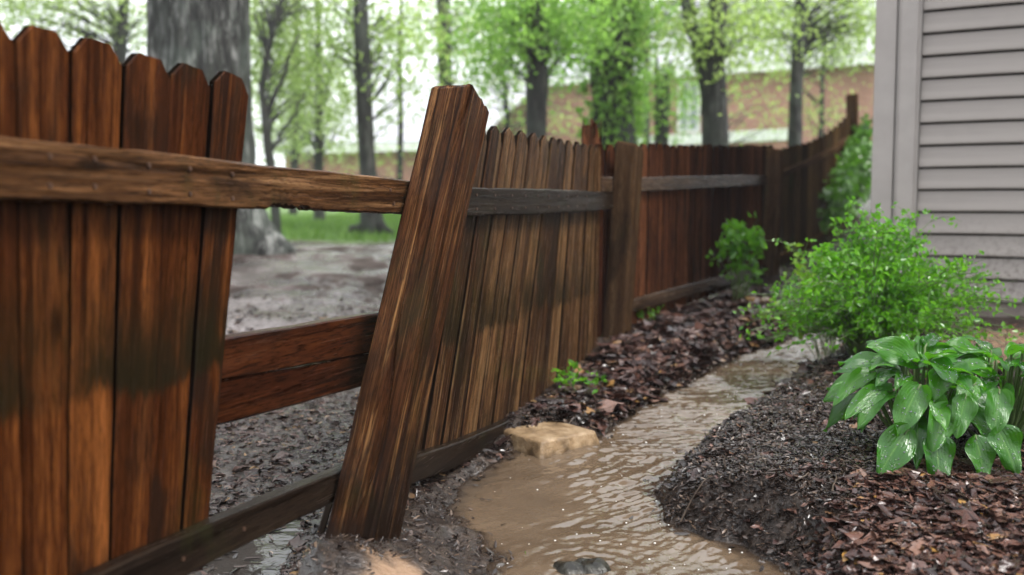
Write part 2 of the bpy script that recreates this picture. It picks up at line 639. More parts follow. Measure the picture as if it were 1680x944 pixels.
c = m.mix(zr, c, grassc)
wet = m.mr(m.noise(m.mapping(P, (1.0, 0.6, 1)), 1.9, 5, 0.6), 0.44, 0.54)
r_mud = m.math('SUBTRACT', 0.62, m.math('MULTIPLY', wet, 0.50))
r_soil = m.math('ADD', 0.03, m.math('MULTIPLY', nC, 0.30))
rr = m.mix(zb, r_soil, r_mud)
rr = m.mix(zr, rr, (0.8, 0.8, 0.8))
b1 = m.bump(nA, 0.6, 0.02)
b2 = m.bump(nC, 0.5, 0.006, b1)
spm = m.mix(zb, (0.5, 0.5, 0.5), m.math('ADD', 0.04, m.math('MULTIPLY', wet, 0.9)))
m.base(c, rr, spm, b2)
me = mesh_from("ground", np.stack([fx, fy, GZ.ravel()], -1), quads, m.m, True,
               {'zone': ('FLOAT_COLOR', 'POINT', zone)})
g = bpy.data.objects.new("ground", me)
put(g)
g['kind'] = 'structure'
g['label'] = 'wet dark soil and mud sloping from the yard to the stream'


def water_mesh(name, sdf, lim, box, step, hfun, mat, label):
    xs, ys = np.arange(box[0], box[1], step), np.arange(box[2], box[3], step)
    X, Y = np.meshgrid(xs, ys)
    s = sdf(X.ravel(), Y.ravel()).reshape(X.shape)
    keep = (s < lim)
    kf = keep[:-1, :-1] | keep[1:, :-1] | keep[:-1, 1:] | keep[1:, 1:]
    ii = np.arange(X.size).reshape(X.shape)
    q = np.stack([ii[:-1, :-1], ii[:-1, 1:], ii[1:, 1:], ii[1:, :-1]], -1)[kf]
    used, inv = np.unique(q.ravel(), return_inverse=True)
    Z = hfun(X.ravel()[used], Y.ravel()[used], s.ravel()[used])
    me = mesh_from(name, np.stack([X.ravel()[used], Y.ravel()[used], Z], -1), inv.reshape(-1, 4), mat, True, {'margin': ('FLOAT', 'POINT', np.exp(np.minimum(s.ravel()[used], 0) / 0.045))})
    o = bpy.data.objects.new(name, me)
    put(o)
    o['kind'] = 'structure'
    o['label'] = label
    return o


ROCK = on_z(955, 935, 0.0)


def ripples(x, y, s):
    # calm in the pool by the stone, rough down the main run
    a = sstep(-0.15, 0.35, x - 0.10 + 0.10 * (y - 2.3)) * 0.85 + 0.15
    edge = np.exp(-((s + 0.004) / 0.010) ** 2) * 0.0045         # meniscus along the banks
    a = a * sstep(0.0, -0.04, s)

    def crests(th, seed):
        u = -x * math.sin(th) + y * math.cos(th)       # across the crests
        v = x * math.cos(th) + y * math.sin(th)        # along them
        wv = 0.9 * fbm(v * 2.2, u * 2.2, seed + 20, 2)
        w1 = 1 - np.abs(fbm(v * 6 + wv, u * 24 + wv * 2, seed + 1, 2)) * 2.0
        w2 = 1 - np.abs(fbm(v * 14 + wv, u * 52 + wv * 3, seed + 3, 2)) * 2.0
        return 0.0066 * w1 + 0.0048 * w2
    k = sstep(2.75, 3.5, y)
    w = crests(R(46), 50) * (1 - k) + crests(R(8), 80) * k
    w = w * (0.22 + 0.88 * sstep(-0.35, 0.35, vnoise(x * 4.2 + 1.7, y * 3.0, 44)))
    chop = 0.0016 * fbm(x * 70, y * 90, 55, 2)
    d = np.hypot(x - ROCK[0], y - ROCK[1])
    sw = np.sin(d * 150 + 3 * np.arctan2(y - ROCK[1], x - ROCK[0])) * np.exp(-d * 9) * 0.003
    return water_z(x, y) + a * (w + chop) + sw + edge


m = NT("muddy_water")
P = m.pos()
n1 = m.noise(m.mapping(P, (3, 5, 1)), 1.0, 4, 0.6)
n2 = m.noise(P, 60, 3, 0.5)
c = m.ramp(n1, [(0.3, (0.070, 0.047, 0.029)), (0.7, (0.120, 0.084, 0.054))])
n3 = m.noise(P, 28, 4, 0.6)
mg = m.math('ADD', m.attr('margin'), m.math('MULTIPLY', m.math('SUBTRACT', n3, 0.5), 0.7))
c = m.mix(m.mr(mg, 0.35, 0.85, 0, 0.85), c, (0.022, 0.015, 0.011))
m.base(c, 0.04, 0.9, m.bump(n2, 0.25, 0.004), ior=1.36)
M['muddy'] = m.m
water_mesh("stream", stream_sd, 0.035, (-0.6, 2.6, 1.5, 6.6), 0.0072, ripples, M['muddy'], 'shallow brown muddy stream running between fence and mulch bed')

m = NT("puddle_water")
P = m.pos()
m.base((0.03, 0.025, 0.022), 0.03, 0.5, m.bump(m.noise(m.mapping(P, (1, 1.6, 1)), 32, 3), 0.12, 0.006), ior=1.333)
water_mesh("puddle", puddle_sd, 0.03, (-1.1, 0.2, 1.2, 3.0), 0.012, lambda x, y, s: 0.0 * x + 0.001 * fbm(x * 20, y * 30, 3), m.m,
           'still dark puddle under the lowest fence rail')


# ------------------------------------------------------------------ scatter helpers
def leaf_cloud(P, size, r, up=None, flat=0.0, aspect=0.5, fold=0.2, curl=0.0):
    """leaves as folded rhombs; P base points (N,3); size (N,) or float. returns verts, faces(tris), tint."""
    n = len(P)
    size = np.broadcast_to(np.asarray(size, float), (n,)) * r.uniform(0.7, 1.25, n)
    d = r.normal(size=(n, 3))
    if up is not None:
        d = d * (1 - flat) + up * flat
    d[:, 2] *= 1.0
    nrm = r.normal(size=(n, 3)) * (1 - flat) + np.array([0, 0, 1.0]) * (flat * 1.5 + 0.25)
    d /= np.linalg.norm(d, axis=1)[:, None] + 1e-9
    side = np.cross(d, nrm)
    side /= np.linalg.norm(side, axis=1)[:, None] + 1e-9
    nn = np.cross(side, d)
    L = size[:, None]
    v0 = P
    v1 = P + d * L * 0.45 + side * L * aspect * 0.5 + nn * L * fold
    v2 = P + d * L + nn * L * curl
    v3 = P + d * L * 0.45 - side * L * aspect * 0.5 + nn * L * fold
    V = np.stack([v0, v1, v2, v3], 1).reshape(-1, 3)
    b = np.arange(n)[:, None] * 4
    Fc = np.concatenate([b + np.array([0, 1, 2]), b + np.array([0, 2, 3])], 1).reshape(-1, 3)
    t = np.repeat(r.uniform(0, 1, n), 4)
    return V, Fc, t


def cloud_mesh(name, P, size, r, mat, **kw):
    V, Fc, t = leaf_cloud(P, size, r, **kw)
    return mesh_from(name, V, Fc, mat, False, {'tint': ('FLOAT', 'POINT', t)})


def tube(path, radii, nseg=8, r=None, rough=0.0, cap=True, seed=0):
    path = np.asarray(path, float)
    radii = np.broadcast_to(np.asarray(radii, float), (len(path),))
    V, Fc = [], []
    for i in range(len(path)):
        a = path[max(0, i - 1)]
        b = path[min(len(path) - 1, i + 1)]
        t = unit(b - a)
        h = np.array([1, 0, 0]) if abs(t[0]) < 0.8 else np.array([0, 1, 0])
        x = unit(np.cross(h, t))
        y = np.cross(t, x)
        for k in range(nseg):
            an = 2 * math.pi * k / nseg
            rr_ = radii[i]
            if rough:
                rr_ *= 1 + rough * float(vnoise(np.array(k * 1.7 + seed), np.array(i * 0.8), seed))
            V.append(path[i] + (x * math.cos(an) + y * math.sin(an)) * rr_)
    for i in range(len(path) - 1):
        for k in range(nseg):
            k2 = (k + 1) % nseg
            Fc.append((i * nseg + k, i * nseg + k2, (i + 1) * nseg + k2, (i + 1) * nseg + k))
    if cap:
        Fc.append(tuple(range(nseg))[::-1])
        Fc.append(tuple(range((len(path) - 1) * nseg, len(path) * nseg)))
    return V, Fc


class Acc:
    def __init__(self):
        self.v, self.f = [], []

    def add(self, v, f):
        o = len(self.v)
        self.v += [tuple(map(float, p)) for p in v]
        self.f += [tuple(i + o for i in q) for q in f]

    def mesh(self, name, mat, smooth=False):
        return mesh_from(name, self.v, self.f, mat, smooth)


def box_vf(x0, x1, y0, y1, z0, z1):
    v = [(x, y, z) for z in (z0, z1) for y in (y0, y1) for x in (x0, x1)]
    f = [(0, 2, 3, 1), (4, 5, 7, 6), (0, 1, 5, 4), (2, 6, 7, 3), (0, 4, 6, 2), (1, 3, 7, 5)]
    return v, f


def bevel_box(sx, sy, sz, b, mat, name, segs=2):
    bm = bmesh.new()
    bmesh.ops.create_cube(bm, size=1.0)
    bmesh.ops.scale(bm, vec=(sx, sy, sz), verts=bm.verts)
    if b > 0:
        bmesh.ops.bevel(bm, geom=bm.edges[:], offset=b, segments=segs, affect='EDGES')
    me = bpy.data.meshes.new(name)
    bm.to_mesh(me)
    bm.free()
    me.materials.append(mat)
    return me


# ------------------------------------------------------------------ timber
def beam(name, L, mat, w, t, nw=1, nt=1, nz=1, groove=0.0, crack=0.0, dog=0.0, bevel=0.003, seed=0, cx=None, cham=0.0, jag=None, gf=1.0, edge_mat=None):
    """timber along local z. w may be a function of z (half-open width), cx an x offset along z."""
    zs = np.linspace(0, L, nz + 1)
    if dog > 0:
        zs = np.concatenate([np.linspace(0, L - dog, nz + 1), [L - dog * 0.5, L]])
    if cham > 0:
        zs = np.concatenate([np.linspace(0, L - cham, nz + 1), [L]])
    W = w(zs) if callable(w) else np.full(len(zs), float(w))
    CX = cx(zs) if cx is not None else np.zeros(len(zs))
    T = np.full(len(zs), float(t))
    if dog > 0:
        W = W.copy()
        W[-2] -= min(dog * 0.95, W[-2] * 0.27)
        W[-1] -= min(dog * 1.9, W[-1] * 0.54)
    if cham > 0:
        W[-1] -= cham * 1.1
        T[-1] -= cham * 1.1
    pts = []
    bw = bevel

    def edge(n, length):
        if n <= 1:
            return np.array([-0.5 + bw / length, 0.5 - bw / length])
        k = np.linspace(-0.5, 0.5, n + 1)
        k[0], k[-1] = -0.5 + bw / length, 0.5 - bw / length
        return k
    ew, et = edge(nw, np.max(W)), edge(nt, t)
    for u in ew:
        pts.append((u, -0.5, 0))
    for u in et:
        pts.append((0.5, u, 1))
    for u in ew[::-1]:
        pts.append((u, 0.5, 2))
    for u in et[::-1]:
        pts.append((-0.5, u, 3))
    pts = np.array(pts)
    npt = len(pts)
    V = np.zeros((len(zs), npt, 3))
    for i, z in enumerate(zs):
        x = pts[:, 0] * W[i]
        y = pts[:, 1] * T[i]
        side = pts[:, 2].astype(int)
        per = np.where(side % 2 == 0, x, y) + side * 0.37
        if groove or crack:
            zz = np.full(npt, z)
            warp = 0.012 * vnoise(zz * 3.0, side * 3.0 + seed, seed)
            g1 = fbm((per + warp) * 110 * gf, zz * 3.0 + seed, seed + 3, 3)
            cr = vnoise((per + warp * 1.5) * 70 * gf, zz * 2.2 + seed * 1.3, seed + 9)
            dd = groove * g1 - crack * np.clip((cr - 0.45) / 0.4, 0, 1) ** 1.5
            ctr = np.where(side % 2 == 0, pts[:, 0], pts[:, 1])
            dd = dd * sstep(0.5, 0.40, np.abs(ctr))
            nxn = np.where(side == 1, 1, np.where(side == 3, -1, 0))
            nyn = np.where(side == 0, -1, np.where(side == 2, 1, 0))
            x = x + nxn * dd
            y = y + nyn * dd
            x = x + 0.0016 * vnoise(np.full(npt, z * 9.0), np.sign(pts[:, 0]) * 5 + seed, seed + 21)
        V[i, :, 0] = x + CX[i]
        V[i, :, 1] = y
        V[i, :, 2] = z
        if jag is not None:
            V[i, :, 2] += jag(x, y, z)
    Fc = []
    for i in range(len(zs) - 1):
        for k in range(npt):
            k2 = (k + 1) % npt
            Fc.append((i * npt + k, i * npt + k2, (i + 1) * npt + k2, (i + 1) * npt + k))
    # caps joined front to back in strips
    def cap(o, flip):
        nW, nT = len(ew), len(et)
        front = [o + k for k in range(nW)]
        right = [o + nW + k for k in range(nT)]
        back = [o + nW + nT + k for k in range(nW)][::-1]
        left = [o + 2 * nW + nT + k for k in range(nT)][::-1]
        fs = []
        for k in range(nW - 1):
            fs.append((front[k], front[k + 1], back[k + 1], back[k]))
        fs.append(tuple([front[-1]] + right + [back[-1]]))
        fs.append(tuple([back[0]] + left[::-1] + [front[0]]))
        return [f[::-1] for f in fs] if flip else fs
    Fc += cap(0, True)
    Fc += cap((len(zs) - 1) * npt, False)
    me = mesh_from(name, V.reshape(-1, 3), Fc, mat, False)
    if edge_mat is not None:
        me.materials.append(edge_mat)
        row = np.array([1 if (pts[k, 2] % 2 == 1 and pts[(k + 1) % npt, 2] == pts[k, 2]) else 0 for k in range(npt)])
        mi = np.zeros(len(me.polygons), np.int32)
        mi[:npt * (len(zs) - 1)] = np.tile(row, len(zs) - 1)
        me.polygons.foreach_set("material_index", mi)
    return me


def picket(parent, pl, tl, tr, bl, br, mat, gap=0.006, t=0.018, dog=0.02, near=0, seed=0, sink=0.0, ztop=None):
    """a fence picket between its left and right gap lines; every point is (px, py) on plane pl (its front face)."""
    TL, TR, BL, BR = (pl.hit(*q) for q in (tl, tr, bl, br))
    T, B = (TL + TR) / 2, (BL + BR) / 2
    if ztop is not None:
        k = (ztop - B[2]) / (T[2] - B[2])
        T = B + (T - B) * k
    z = unit(T - B)
    B = B - z * sink
    L = np.linalg.norm(T - B)
    wT, wB = abs(np.dot(TR - TL, pl.s)), abs(np.dot(BR - BL, pl.s))
    lean = abs(z[2])
    x = unit(pl.s - z * np.dot(pl.s, z))
    y = np.cross(z, x)
    wf = lambda zz: (wB + (wT - wB) * zz / L) * lean - gap
    org = B - pl.n * t / 2 + pl.n * float(rng.uniform(-0.003, 0.003))
    if near:
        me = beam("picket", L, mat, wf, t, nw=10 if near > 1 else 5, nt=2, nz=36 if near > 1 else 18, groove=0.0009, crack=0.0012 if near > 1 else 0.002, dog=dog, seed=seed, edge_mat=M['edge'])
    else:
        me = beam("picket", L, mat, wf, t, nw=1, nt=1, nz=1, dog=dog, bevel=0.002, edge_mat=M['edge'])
    return part("picket", me, parent, frame(org, x, y, z))


def rail(name, parent, pl, top, bot, mat, t=0.036, nz=40, nw=8, groove=0.001, crack=0.0015, seed=0, notch=None, label=None):
    """a rail from image polylines of its front top and bottom edges on plane pl (its front face)."""
    tp = [pl.hit(*q) for q in top]
    bp = [pl.hit(*q) for q in bot]
    st = np.array([np.dot(p - pl.p, pl.s) for p in tp]); zt = np.array([p[2] for p in tp])
    sb = np.array([np.dot(p - pl.p, pl.s) for p in bp]); zb = np.array([p[2] for p in bp])
    s0, s1 = min(st[0], sb[0]), max(st[-1], sb[-1])
    L = s1 - s0

    def ex(s, S, Z):
        r_ = np.interp(s, S, Z)
        lo = Z[0] + (s - S[0]) * (Z[1] - Z[0]) / (S[1] - S[0] + 1e-9)
        hi = Z[-1] + (s - S[-1]) * (Z[-1] - Z[-2]) / (S[-1] - S[-2] + 1e-9)
        return np.where(s < S[0], lo, np.where(s > S[-1], hi, r_))
    z0 = float(ex(s0, st, zt) + ex(s0, sb, zb)) / 2

    def zb_(z):
        b = ex(s0 + z, sb, zb)
        if notch is not None:
            b = b + notch(s0 + z)
        return b
    wf = lambda z: ex(s0 + z, st, zt) - zb_(z)
    cxf = lambda z: (ex(s0 + z, st, zt) + zb_(z)) / 2 - z0
    me = beam(name, L, mat, wf, t, nw=nw, nt=3, nz=nz, groove=groove, crack=crack, seed=seed, cx=cxf, bevel=0.004)
    org = pl.p + pl.s * s0 - pl.n * t / 2
    org = np.array([org[0], org[1], z0])
    up = np.array([0, 0, 1.0])
    return part(name, me, parent, frame(org, up, np.cross(pl.s, up), pl.s), label=label)


P1 = Plane((-0.70, 1.36), (-0.285, 2.45))          # rail faces of the left panel
P2 = Plane((-0.285, 2.45), (0.408, 4.60))
P3 = Plane((0.52, 5.0), (2.06, 8.0))
P4 = Plane((2.06, 8.0), (4.03, 11.8))
RT, PT = 0.036, 0.018

# left panel
base = P1.hit(200, 944)
fa = thing("picket_fence", "nearest reddish brown picket panel with bare rails reaching to the tilted post", "fence", (base[0], base[1], 0.05), "picket fence panels")
pp = P1.shift(-RT - 0.002)
lines = [((-330, 30), (-300, 1000)), ((-200, 30), (-176, 990)), ((-78, 60), (-58, 980)), ((28, 60), (40, 960)), ((121, 80), (115, 930)), ((204, 100), (183, 900)), ((282, 130), (244, 880)), ((350, 150), (300, 870)), ((410, 150), (341, 862))]
for i in range(len(lines) - 1):
    (tl, bl), (tr, br) = lines[i], lines[i + 1]
    picket(fa, pp, tl, tr, bl, br, M['picket_near'], gap=0.006, near=2, seed=11 + i, sink=0.10 if i < 6 else 0.08,
           ztop=1.075 - 0.003 * i + [0, .004, -.004, 0.002, 0.004, -.002, .0, .002][i], dog=0.028)


def notch(s):
    p0 = np.dot(P1.hit(440, 343) - P1.p, P1.s)
    p1 = np.dot(P1.hit(512, 345) - P1.p, P1.s)
    k = sstep(p0, p0 + 0.02, s) * sstep(p1 + 0.02, p1 - 0.01, s)
    return k * (0.006 + 0.006 * vnoise(s * 160, s * 0, 4)) + 0.0015 * vnoise(s * 60, s * 0, 8)


rail("rail", fa, P1, [(-320, 184), (0, 222), (200, 243), (400, 267), (560, 283), (700, 300)], [(-320, 316), (0, 327), (150, 333), (400, 342), (650, 351), (700, 353)],
     M['rail_warm'], nz=150, nw=12, groove=0.0015, crack=0.003, seed=3, notch=notch, label="long weathered top rail with a chipped lower edge")
pb = P1.shift(-RT - PT - 0.006)
rail("rail", fa, pb, [(200, 588), (382, 553), (612, 516), (660, 508)], [(200, 655), (375, 623), (600, 581), (660, 570)], M['rail_red'], nz=40, seed=5)
rail("rail", fa, pb.shift(-0.004), [(200, 656), (375, 624), (600, 582), (660, 571)], [(200, 737), (365, 697), (585, 637), (660, 616)], M['rail_red'], nz=40, seed=6)
rail("rail", fa, P1, [(60, 986), (270, 893), (400, 838), (548, 776), (600, 754)], [(60, 1070), (270, 964), (400, 898), (540, 829), (600, 800)], M['rail_dark'], nz=60, nw=8, seed=8, crack=0.002)



def nails(parent, pl, pts):
    """small round nail heads on plane pl at image points."""
    a = Acc()
    for px, py in pts:
        c_ = pl.hit(px, py) + pl.n * 0.0025
        up = np.array([0, 0, 1.0])
        ring = [c_ + (pl.s * math.cos(k * math.pi / 4) + up * math.sin(k * math.pi / 4)) * 0.0042 for k in range(8)]
        a.add(ring + [p_ - pl.n * 0.006 for p_ in ring], [tuple(range(8))] + [(k, (k + 1) % 8, 8 + (k + 1) % 8, 8 + k) for k in range(8)])
    part("nails", a.mesh("nails", M['nail']), parent, kind='stuff')


nails(fa, P1, [(x_ + dx_, np.interp(x_, [0, 200, 400], [q0, q1, q2]) + dx_ * 0.3) for x_, dx_ in ((75, 6), (160, -5), (240, 4), (314, -3), (376, 5)) for q0, q1, q2 in ((248, 266, 287), (298, 310, 326))]
      + [(640, 312), (646, 334), (400, 868), (300, 917)])

# leaning post, on the camera side of the rails
PW = 0.128
ppst = P1.shift(PW / 2 + 0.006)
pb_, pt_ = ppst.hit(596, 880), ppst.hit(757, 160)
z = unit(pt_ - pb_)
x = unit(ppst.s - z * np.dot(ppst.s, z))
y = np.cross(z, x)
org = pb_ - z * 0.12
Lp = np.linalg.norm(pt_ - org)
po = thing("fence_post", "heavily grained wooden post tilting right beside the gap in the fence", "fence post", (pb_[0], pb_[1], 0), "fence posts")
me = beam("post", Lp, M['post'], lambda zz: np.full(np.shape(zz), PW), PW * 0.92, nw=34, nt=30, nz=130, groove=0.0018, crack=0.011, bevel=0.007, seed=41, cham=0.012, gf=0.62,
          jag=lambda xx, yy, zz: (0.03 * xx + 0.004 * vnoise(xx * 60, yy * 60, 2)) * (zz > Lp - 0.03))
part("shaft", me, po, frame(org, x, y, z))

# thin dark sliver at the foot of the leaning post
a_, b_ = at(541, 826, 2.42), at(514, 915, 2.36)
zz_ = unit(a_ - b_)
o = bpy.data.objects.new("wooden_stake", beam("wooden_stake", np.linalg.norm(a_ - b_), M['rail_dark'], 0.018, 0.014, nz=6, groove=0.001, seed=4))  # the thin dark sliver, modelled as a slim beam
put(o, None, frame(b_, *(lambda z_: (unit(np.cross((0, 1, 0), z_)), np.cross(z_, unit(np.cross((0, 1, 0), z_))), z_))(zz_)))
tag(o, "thin dark sliver in the mud at the foot of the tilted post", "sliver")

# middle panel: fans over with the leaning post
base = P2.hit(800, 720)
fb = thing("picket_fence", "racked middle picket panel bowed towards the stream, between the tilted post and the mossy post", "fence", (base[0], base[1], 0.08), "picket fence panels")
pp = P2.shift(-RT - 0.002)
bx = [640, 662, 691, 721, 755, 782, 807, 831, 851, 876, 895, 912, 928, 947, 964, 981]
tx = [728, 752, 779, 804, 828, 851, 871, 890, 905, 918, 931, 944, 957, 968, 978, 988]
by = lambda q: np.interp(q, [640, 662, 755, 851, 928, 981], [790, 772, 727, 685, 640, 600])
ty = lambda q: np.interp(q, [728, 804, 870, 930, 988], [196, 211, 222, 232, 243])
for i in range(len(bx) - 1):
    picket(fb, pp, (tx[i], ty((tx[i] + tx[i + 1]) / 2)), (tx[i + 1], ty((tx[i] + tx[i + 1]) / 2)), (bx[i], by(bx[i])), (bx[i + 1], by(bx[i + 1])), M['picket_mid'], gap=float(rng.uniform(0.012, 0.024)),
           near=1, seed=70 + i, sink=0.05 + float(rng.uniform(-.01, .01)), dog=0.038)
rail("rail", fb, P2, [(690, 303), (755, 307), (850, 309), (940, 312), (1006, 316)], [(690, 356), (755, 355), (850, 353), (940, 349), (1004, 343)], M['rail_dark'], nz=60, nw=8, seed=13)
rail("rail", fb, P2, [(600, 776), (655, 758), (740, 730), (800, 706), (870, 675), (915, 652)], [(600, 820), (655, 803), (740, 771), (800, 742), (870, 705), (915, 675)], M['rail_dark'], nz=60, nw=8, seed=14)


nails(fb, P2, [(x_, y_) for x_ in (782, 812, 840, 862, 882, 900, 916, 932, 947, 962) for y_ in (np.interp(x_, [755, 1005], [320, 323]), np.interp(x_, [755, 1005], [344, 337]))])


def post(label, bpx, tpx, pl, d, w, cham=0.01, slope=0.0, mat='post_far', sink=0.15, seed=1):
    a, b = at(*bpx, d), at(*tpx, d)
    z = unit(b - a)
    x = unit(pl.s - z * np.dot(pl.s, z)); y = np.cross(z, x)
    o_ = a - z * sink
    L = np.linalg.norm(b - o_)
    t = thing("fence_post", label, "fence post", (a[0], a[1], a[2]), "fence posts")
    part("shaft", beam("post", L, M[mat], w, w * 0.95, nw=10, nt=10, nz=40, groove=0.0015, crack=0.004, bevel=0.008, cham=cham, seed=seed,
                       jag=lambda xx, yy, zz: slope * (xx - yy) * (zz > L - 0.03)), t, frame(o_, x, y, z))
    return t


post("mossy square post with a slanted top at the far end of the bowed panel", (1012, 552), (1034, 238), P3, 4.98, 0.118, slope=-0.15, seed=51)

# straight panel behind
base = P3.hit(1150, 480)
fc = thing("picket_fence", "dark upright picket panel behind the mossy post, with a leafy shrub before it", "fence", (base[0], base[1], 0.15), "picket fence panels")
pp = P3.shift(-RT - 0.002)
s_a = np.dot(pp.hit(975, 235) - pp.p, pp.s); s_b = np.dot(pp.hit(1270, 240) - pp.p, pp.s)
NP = 30
for i in range(NP):
    sa, sb_ = s_a + (s_b - s_a) * i / NP, s_a + (s_b - s_a) * (i + 1) / NP
    fr = (i + 0.5) / NP
    zt, zb_ = lerp(1.12, 1.33, fr) + float(rng.uniform(-.008, .008)), lerp(0.17, 0.27, fr)
    lean = float(rng.uniform(-0.006, 0.006)) + lerp(0.03, 0.01, fr)
    B = pp.p + pp.s * (sa + sb_) / 2; B = np.array([B[0], B[1], zb_])
    T = B + pp.s * lean; T = np.array([T[0], T[1], zt])
    z = unit(T - B); x = unit(pp.s - z * np.dot(pp.s, z))
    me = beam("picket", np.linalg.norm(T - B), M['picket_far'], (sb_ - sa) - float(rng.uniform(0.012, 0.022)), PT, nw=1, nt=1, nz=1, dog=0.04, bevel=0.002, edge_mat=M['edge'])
    part("picket", me, fc, frame(B - pp.n * (PT / 2 + float(rng.uniform(0, .004))), x, np.cross(z, x), z))
rail("rail", fc, P3, [(988, 291), (1050, 291), (1258, 287)], [(988, 315), (1050, 315), (1258, 303)], M['rail_far'], nz=12, nw=2, seed=21)
rail("rail", fc, P3, [(1018, 498), (1100, 475), (1258, 435)], [(1018, 519), (1100, 494), (1258, 450)], M['rail_far'], nz=12, nw=2, seed=22)

post("dark square post where the fence starts to climb, beside the leafy shrub", (1263, 468), (1272, 246), P4, 8.0, 0.13, slope=-0.12, seed=52)

# climbing end panel
base = P4.hit(1340, 380)
fd = thing("picket_fence", "mossy picket panel climbing to the ivy covered end post", "fence", (base[0], base[1], 0.4), "picket fence panels")
pp = P4.shift(-RT - 0.002)
tops = [(1286, 243), (1296, 240), (1306, 238), (1316, 236), (1326, 233), (1335, 229), (1344, 225), (1353, 220), (1361, 214), (1369, 208), (1377, 201), (1384, 194), (1391, 188), (1398, 183)]
for i in range(len(tops) - 1):
    q = (i + 0.5) / len(tops)
    yb0, yb1 = lerp(438, 345, i / 13), lerp(438, 345, (i + 1) / 13)
    picket(fd, pp, tops[i], (tops[i + 1][0], tops[i][1]), (tops[i][0] - 3, yb0), (tops[i + 1][0] - 3, yb1), M['picket_end'], gap=0.012, near=0, dog=0.02, sink=0.05)
rail("rail", fd, P4, [(1284, 281), (1330, 262), (1372, 240), (1396, 222)], [(1284, 292), (1330, 272), (1372, 249), (1396, 231)], M['post_far'], nz=16, nw=2, seed=31)
rail("rail", fd, P4, [(1272, 423), (1330, 398), (1396, 352)], [(1272, 436), (1330, 410), (1396, 362)], M['post_far'], nz=16, nw=2, seed=32)
post("tall end post wrapped in ivy above the last pickets", (1400, 345), (1398, 155), P4, 11.75, 0.13, slope=0.05, seed=53)

# splintered stub behind the middle panel
a_ = at(968, 560, 5.35)
o = thing("broken_post", "splintered stump of an old post standing behind the pickets", "broken post", (a_[0], a_[1], a_[2]))
zt = at(968, 236, 5.35)[2]


def jagf(xx, yy, zz):
    return (0.055 + 0.075 * vnoise(xx * 55, yy * 55, 77) + 0.04 * np.sign(vnoise(xx * 90, yy * 90, 3))) * (zz > zt - a_[2] - 0.02)


part("shaft", beam("stub", zt - a_[2], M['picket_far'], 0.105, 0.09, nw=12, nt=8, nz=10, groove=0.002, crack=0.004, seed=9, jag=jagf), o, Matrix.Translation(Vector(a_)))
for px, h, wd in ((957, 0.15, 0.02), (972, 0.10, 0.03), (981, 0.07, 0.022)):
    q = at(px, 238, 5.33)
    part("splinter", beam("splinter", h, M['picket_end'], lambda zz, h=h, wd=wd: wd * (1 - 0.75 * zz / h), 0.02, nz=3, bevel=0.001), o, Matrix.Translation(Vector(q - np.array([0, 0, 0.02]))))


# ------------------------------------------------------------------ near house with lap siding
WD = unit((0.88, -0.476, 0))
WN = np.array([WD[1], -WD[0], 0])          # faces the camera
if WN[1] > 0:
    WN = -WN
C0 = at(1430, 345, 5.3)
C0 = np.array([C0[0], C0[1], 0])
hz = 0.245
house = thing("house", "taupe house corner with horizontal lap siding above the green bush", "house", (C0[0], C0[1], hz))
mS = NT("taupe_siding")
cs = mS.coord()
n = mS.noise(mS.mapping(cs, (1.2, 40, 40)), 1.0, 5, 0.6)
n2 = mS.noise(mS.pos(), 3, 4, 0.6)
c = mS.ramp(n, [(0.3, (0.212, 0.187, 0.170)), (0.7, (0.258, 0.230, 0.209))])
c = mS.mix(mS.mr(n2, 0.5, 0.75, 0, 0.25), c, (0.15, 0.13, 0.12))
spl = mS.math('MULTIPLY', mS.mr(mS.sep(mS.pos())[2], 0.85, 0.30), mS.mr(mS.noise(mS.pos(), 38, 5, 0.7), 0.46, 0.62, 0, 0.7))
c = mS.mix(spl, c, (0.075, 0.052, 0.038))
mS.base(c, 0.45, 0.4, mS.bump(n, 0.15, 0.002))
mTr = plain("taupe_trim", (0.29, 0.262, 0.243), 0.45, 0.4, 0.06)
mF = plain("concrete_foundation", (0.17, 0.14, 0.125), 0.8, 0.3, 0.25, 10, 0.4)
EXP = 0.1135
ZL = at(1500, 348.5, 5.28)[2]


def wallframe(off, z, out=0.0):
    return frame(C0 + WD * off + WN * out + np.array([0, 0, z]), WD, np.array([0, 0, 1.0]), WN)   # local: x along, y up, z out


HL, HT = 8.5, 3.0
S0 = 0.228


def lap(L):
    # wedge profile, x along, y up, z out
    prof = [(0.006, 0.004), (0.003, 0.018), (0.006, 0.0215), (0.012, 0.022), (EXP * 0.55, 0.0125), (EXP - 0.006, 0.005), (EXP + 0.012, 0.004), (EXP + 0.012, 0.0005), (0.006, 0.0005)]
    dark = {0, 5, 8}  # lap shadow painted onto the underside and recess faces
    v = [(xx, p[0], p[1]) for xx in np.linspace(0, L, 25) for p in prof]
    k = len(prof)
    v = [(a, b + 0.0014 * math.sin(a * 4 + 1.0), c + 0.0016 * math.sin(a * 6) * (b > 0.01)) for a, b, c in v]
    f, mi = [], []
    for i in range(24):
        for j in range(k):
            j2 = (j + 1) % k
            f.append((i * k + j, (i + 1) * k + j, (i + 1) * k + j2, i * k + j2)); mi.append(1 if j in dark else 0)
    f.append(tuple(range(k))); f.append(tuple(range(24 * k, 25 * k))[::-1]); mi += [0, 0]
    me = mesh_from("siding_board", v, f, mS.m)
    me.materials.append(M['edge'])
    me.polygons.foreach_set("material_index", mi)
    return me


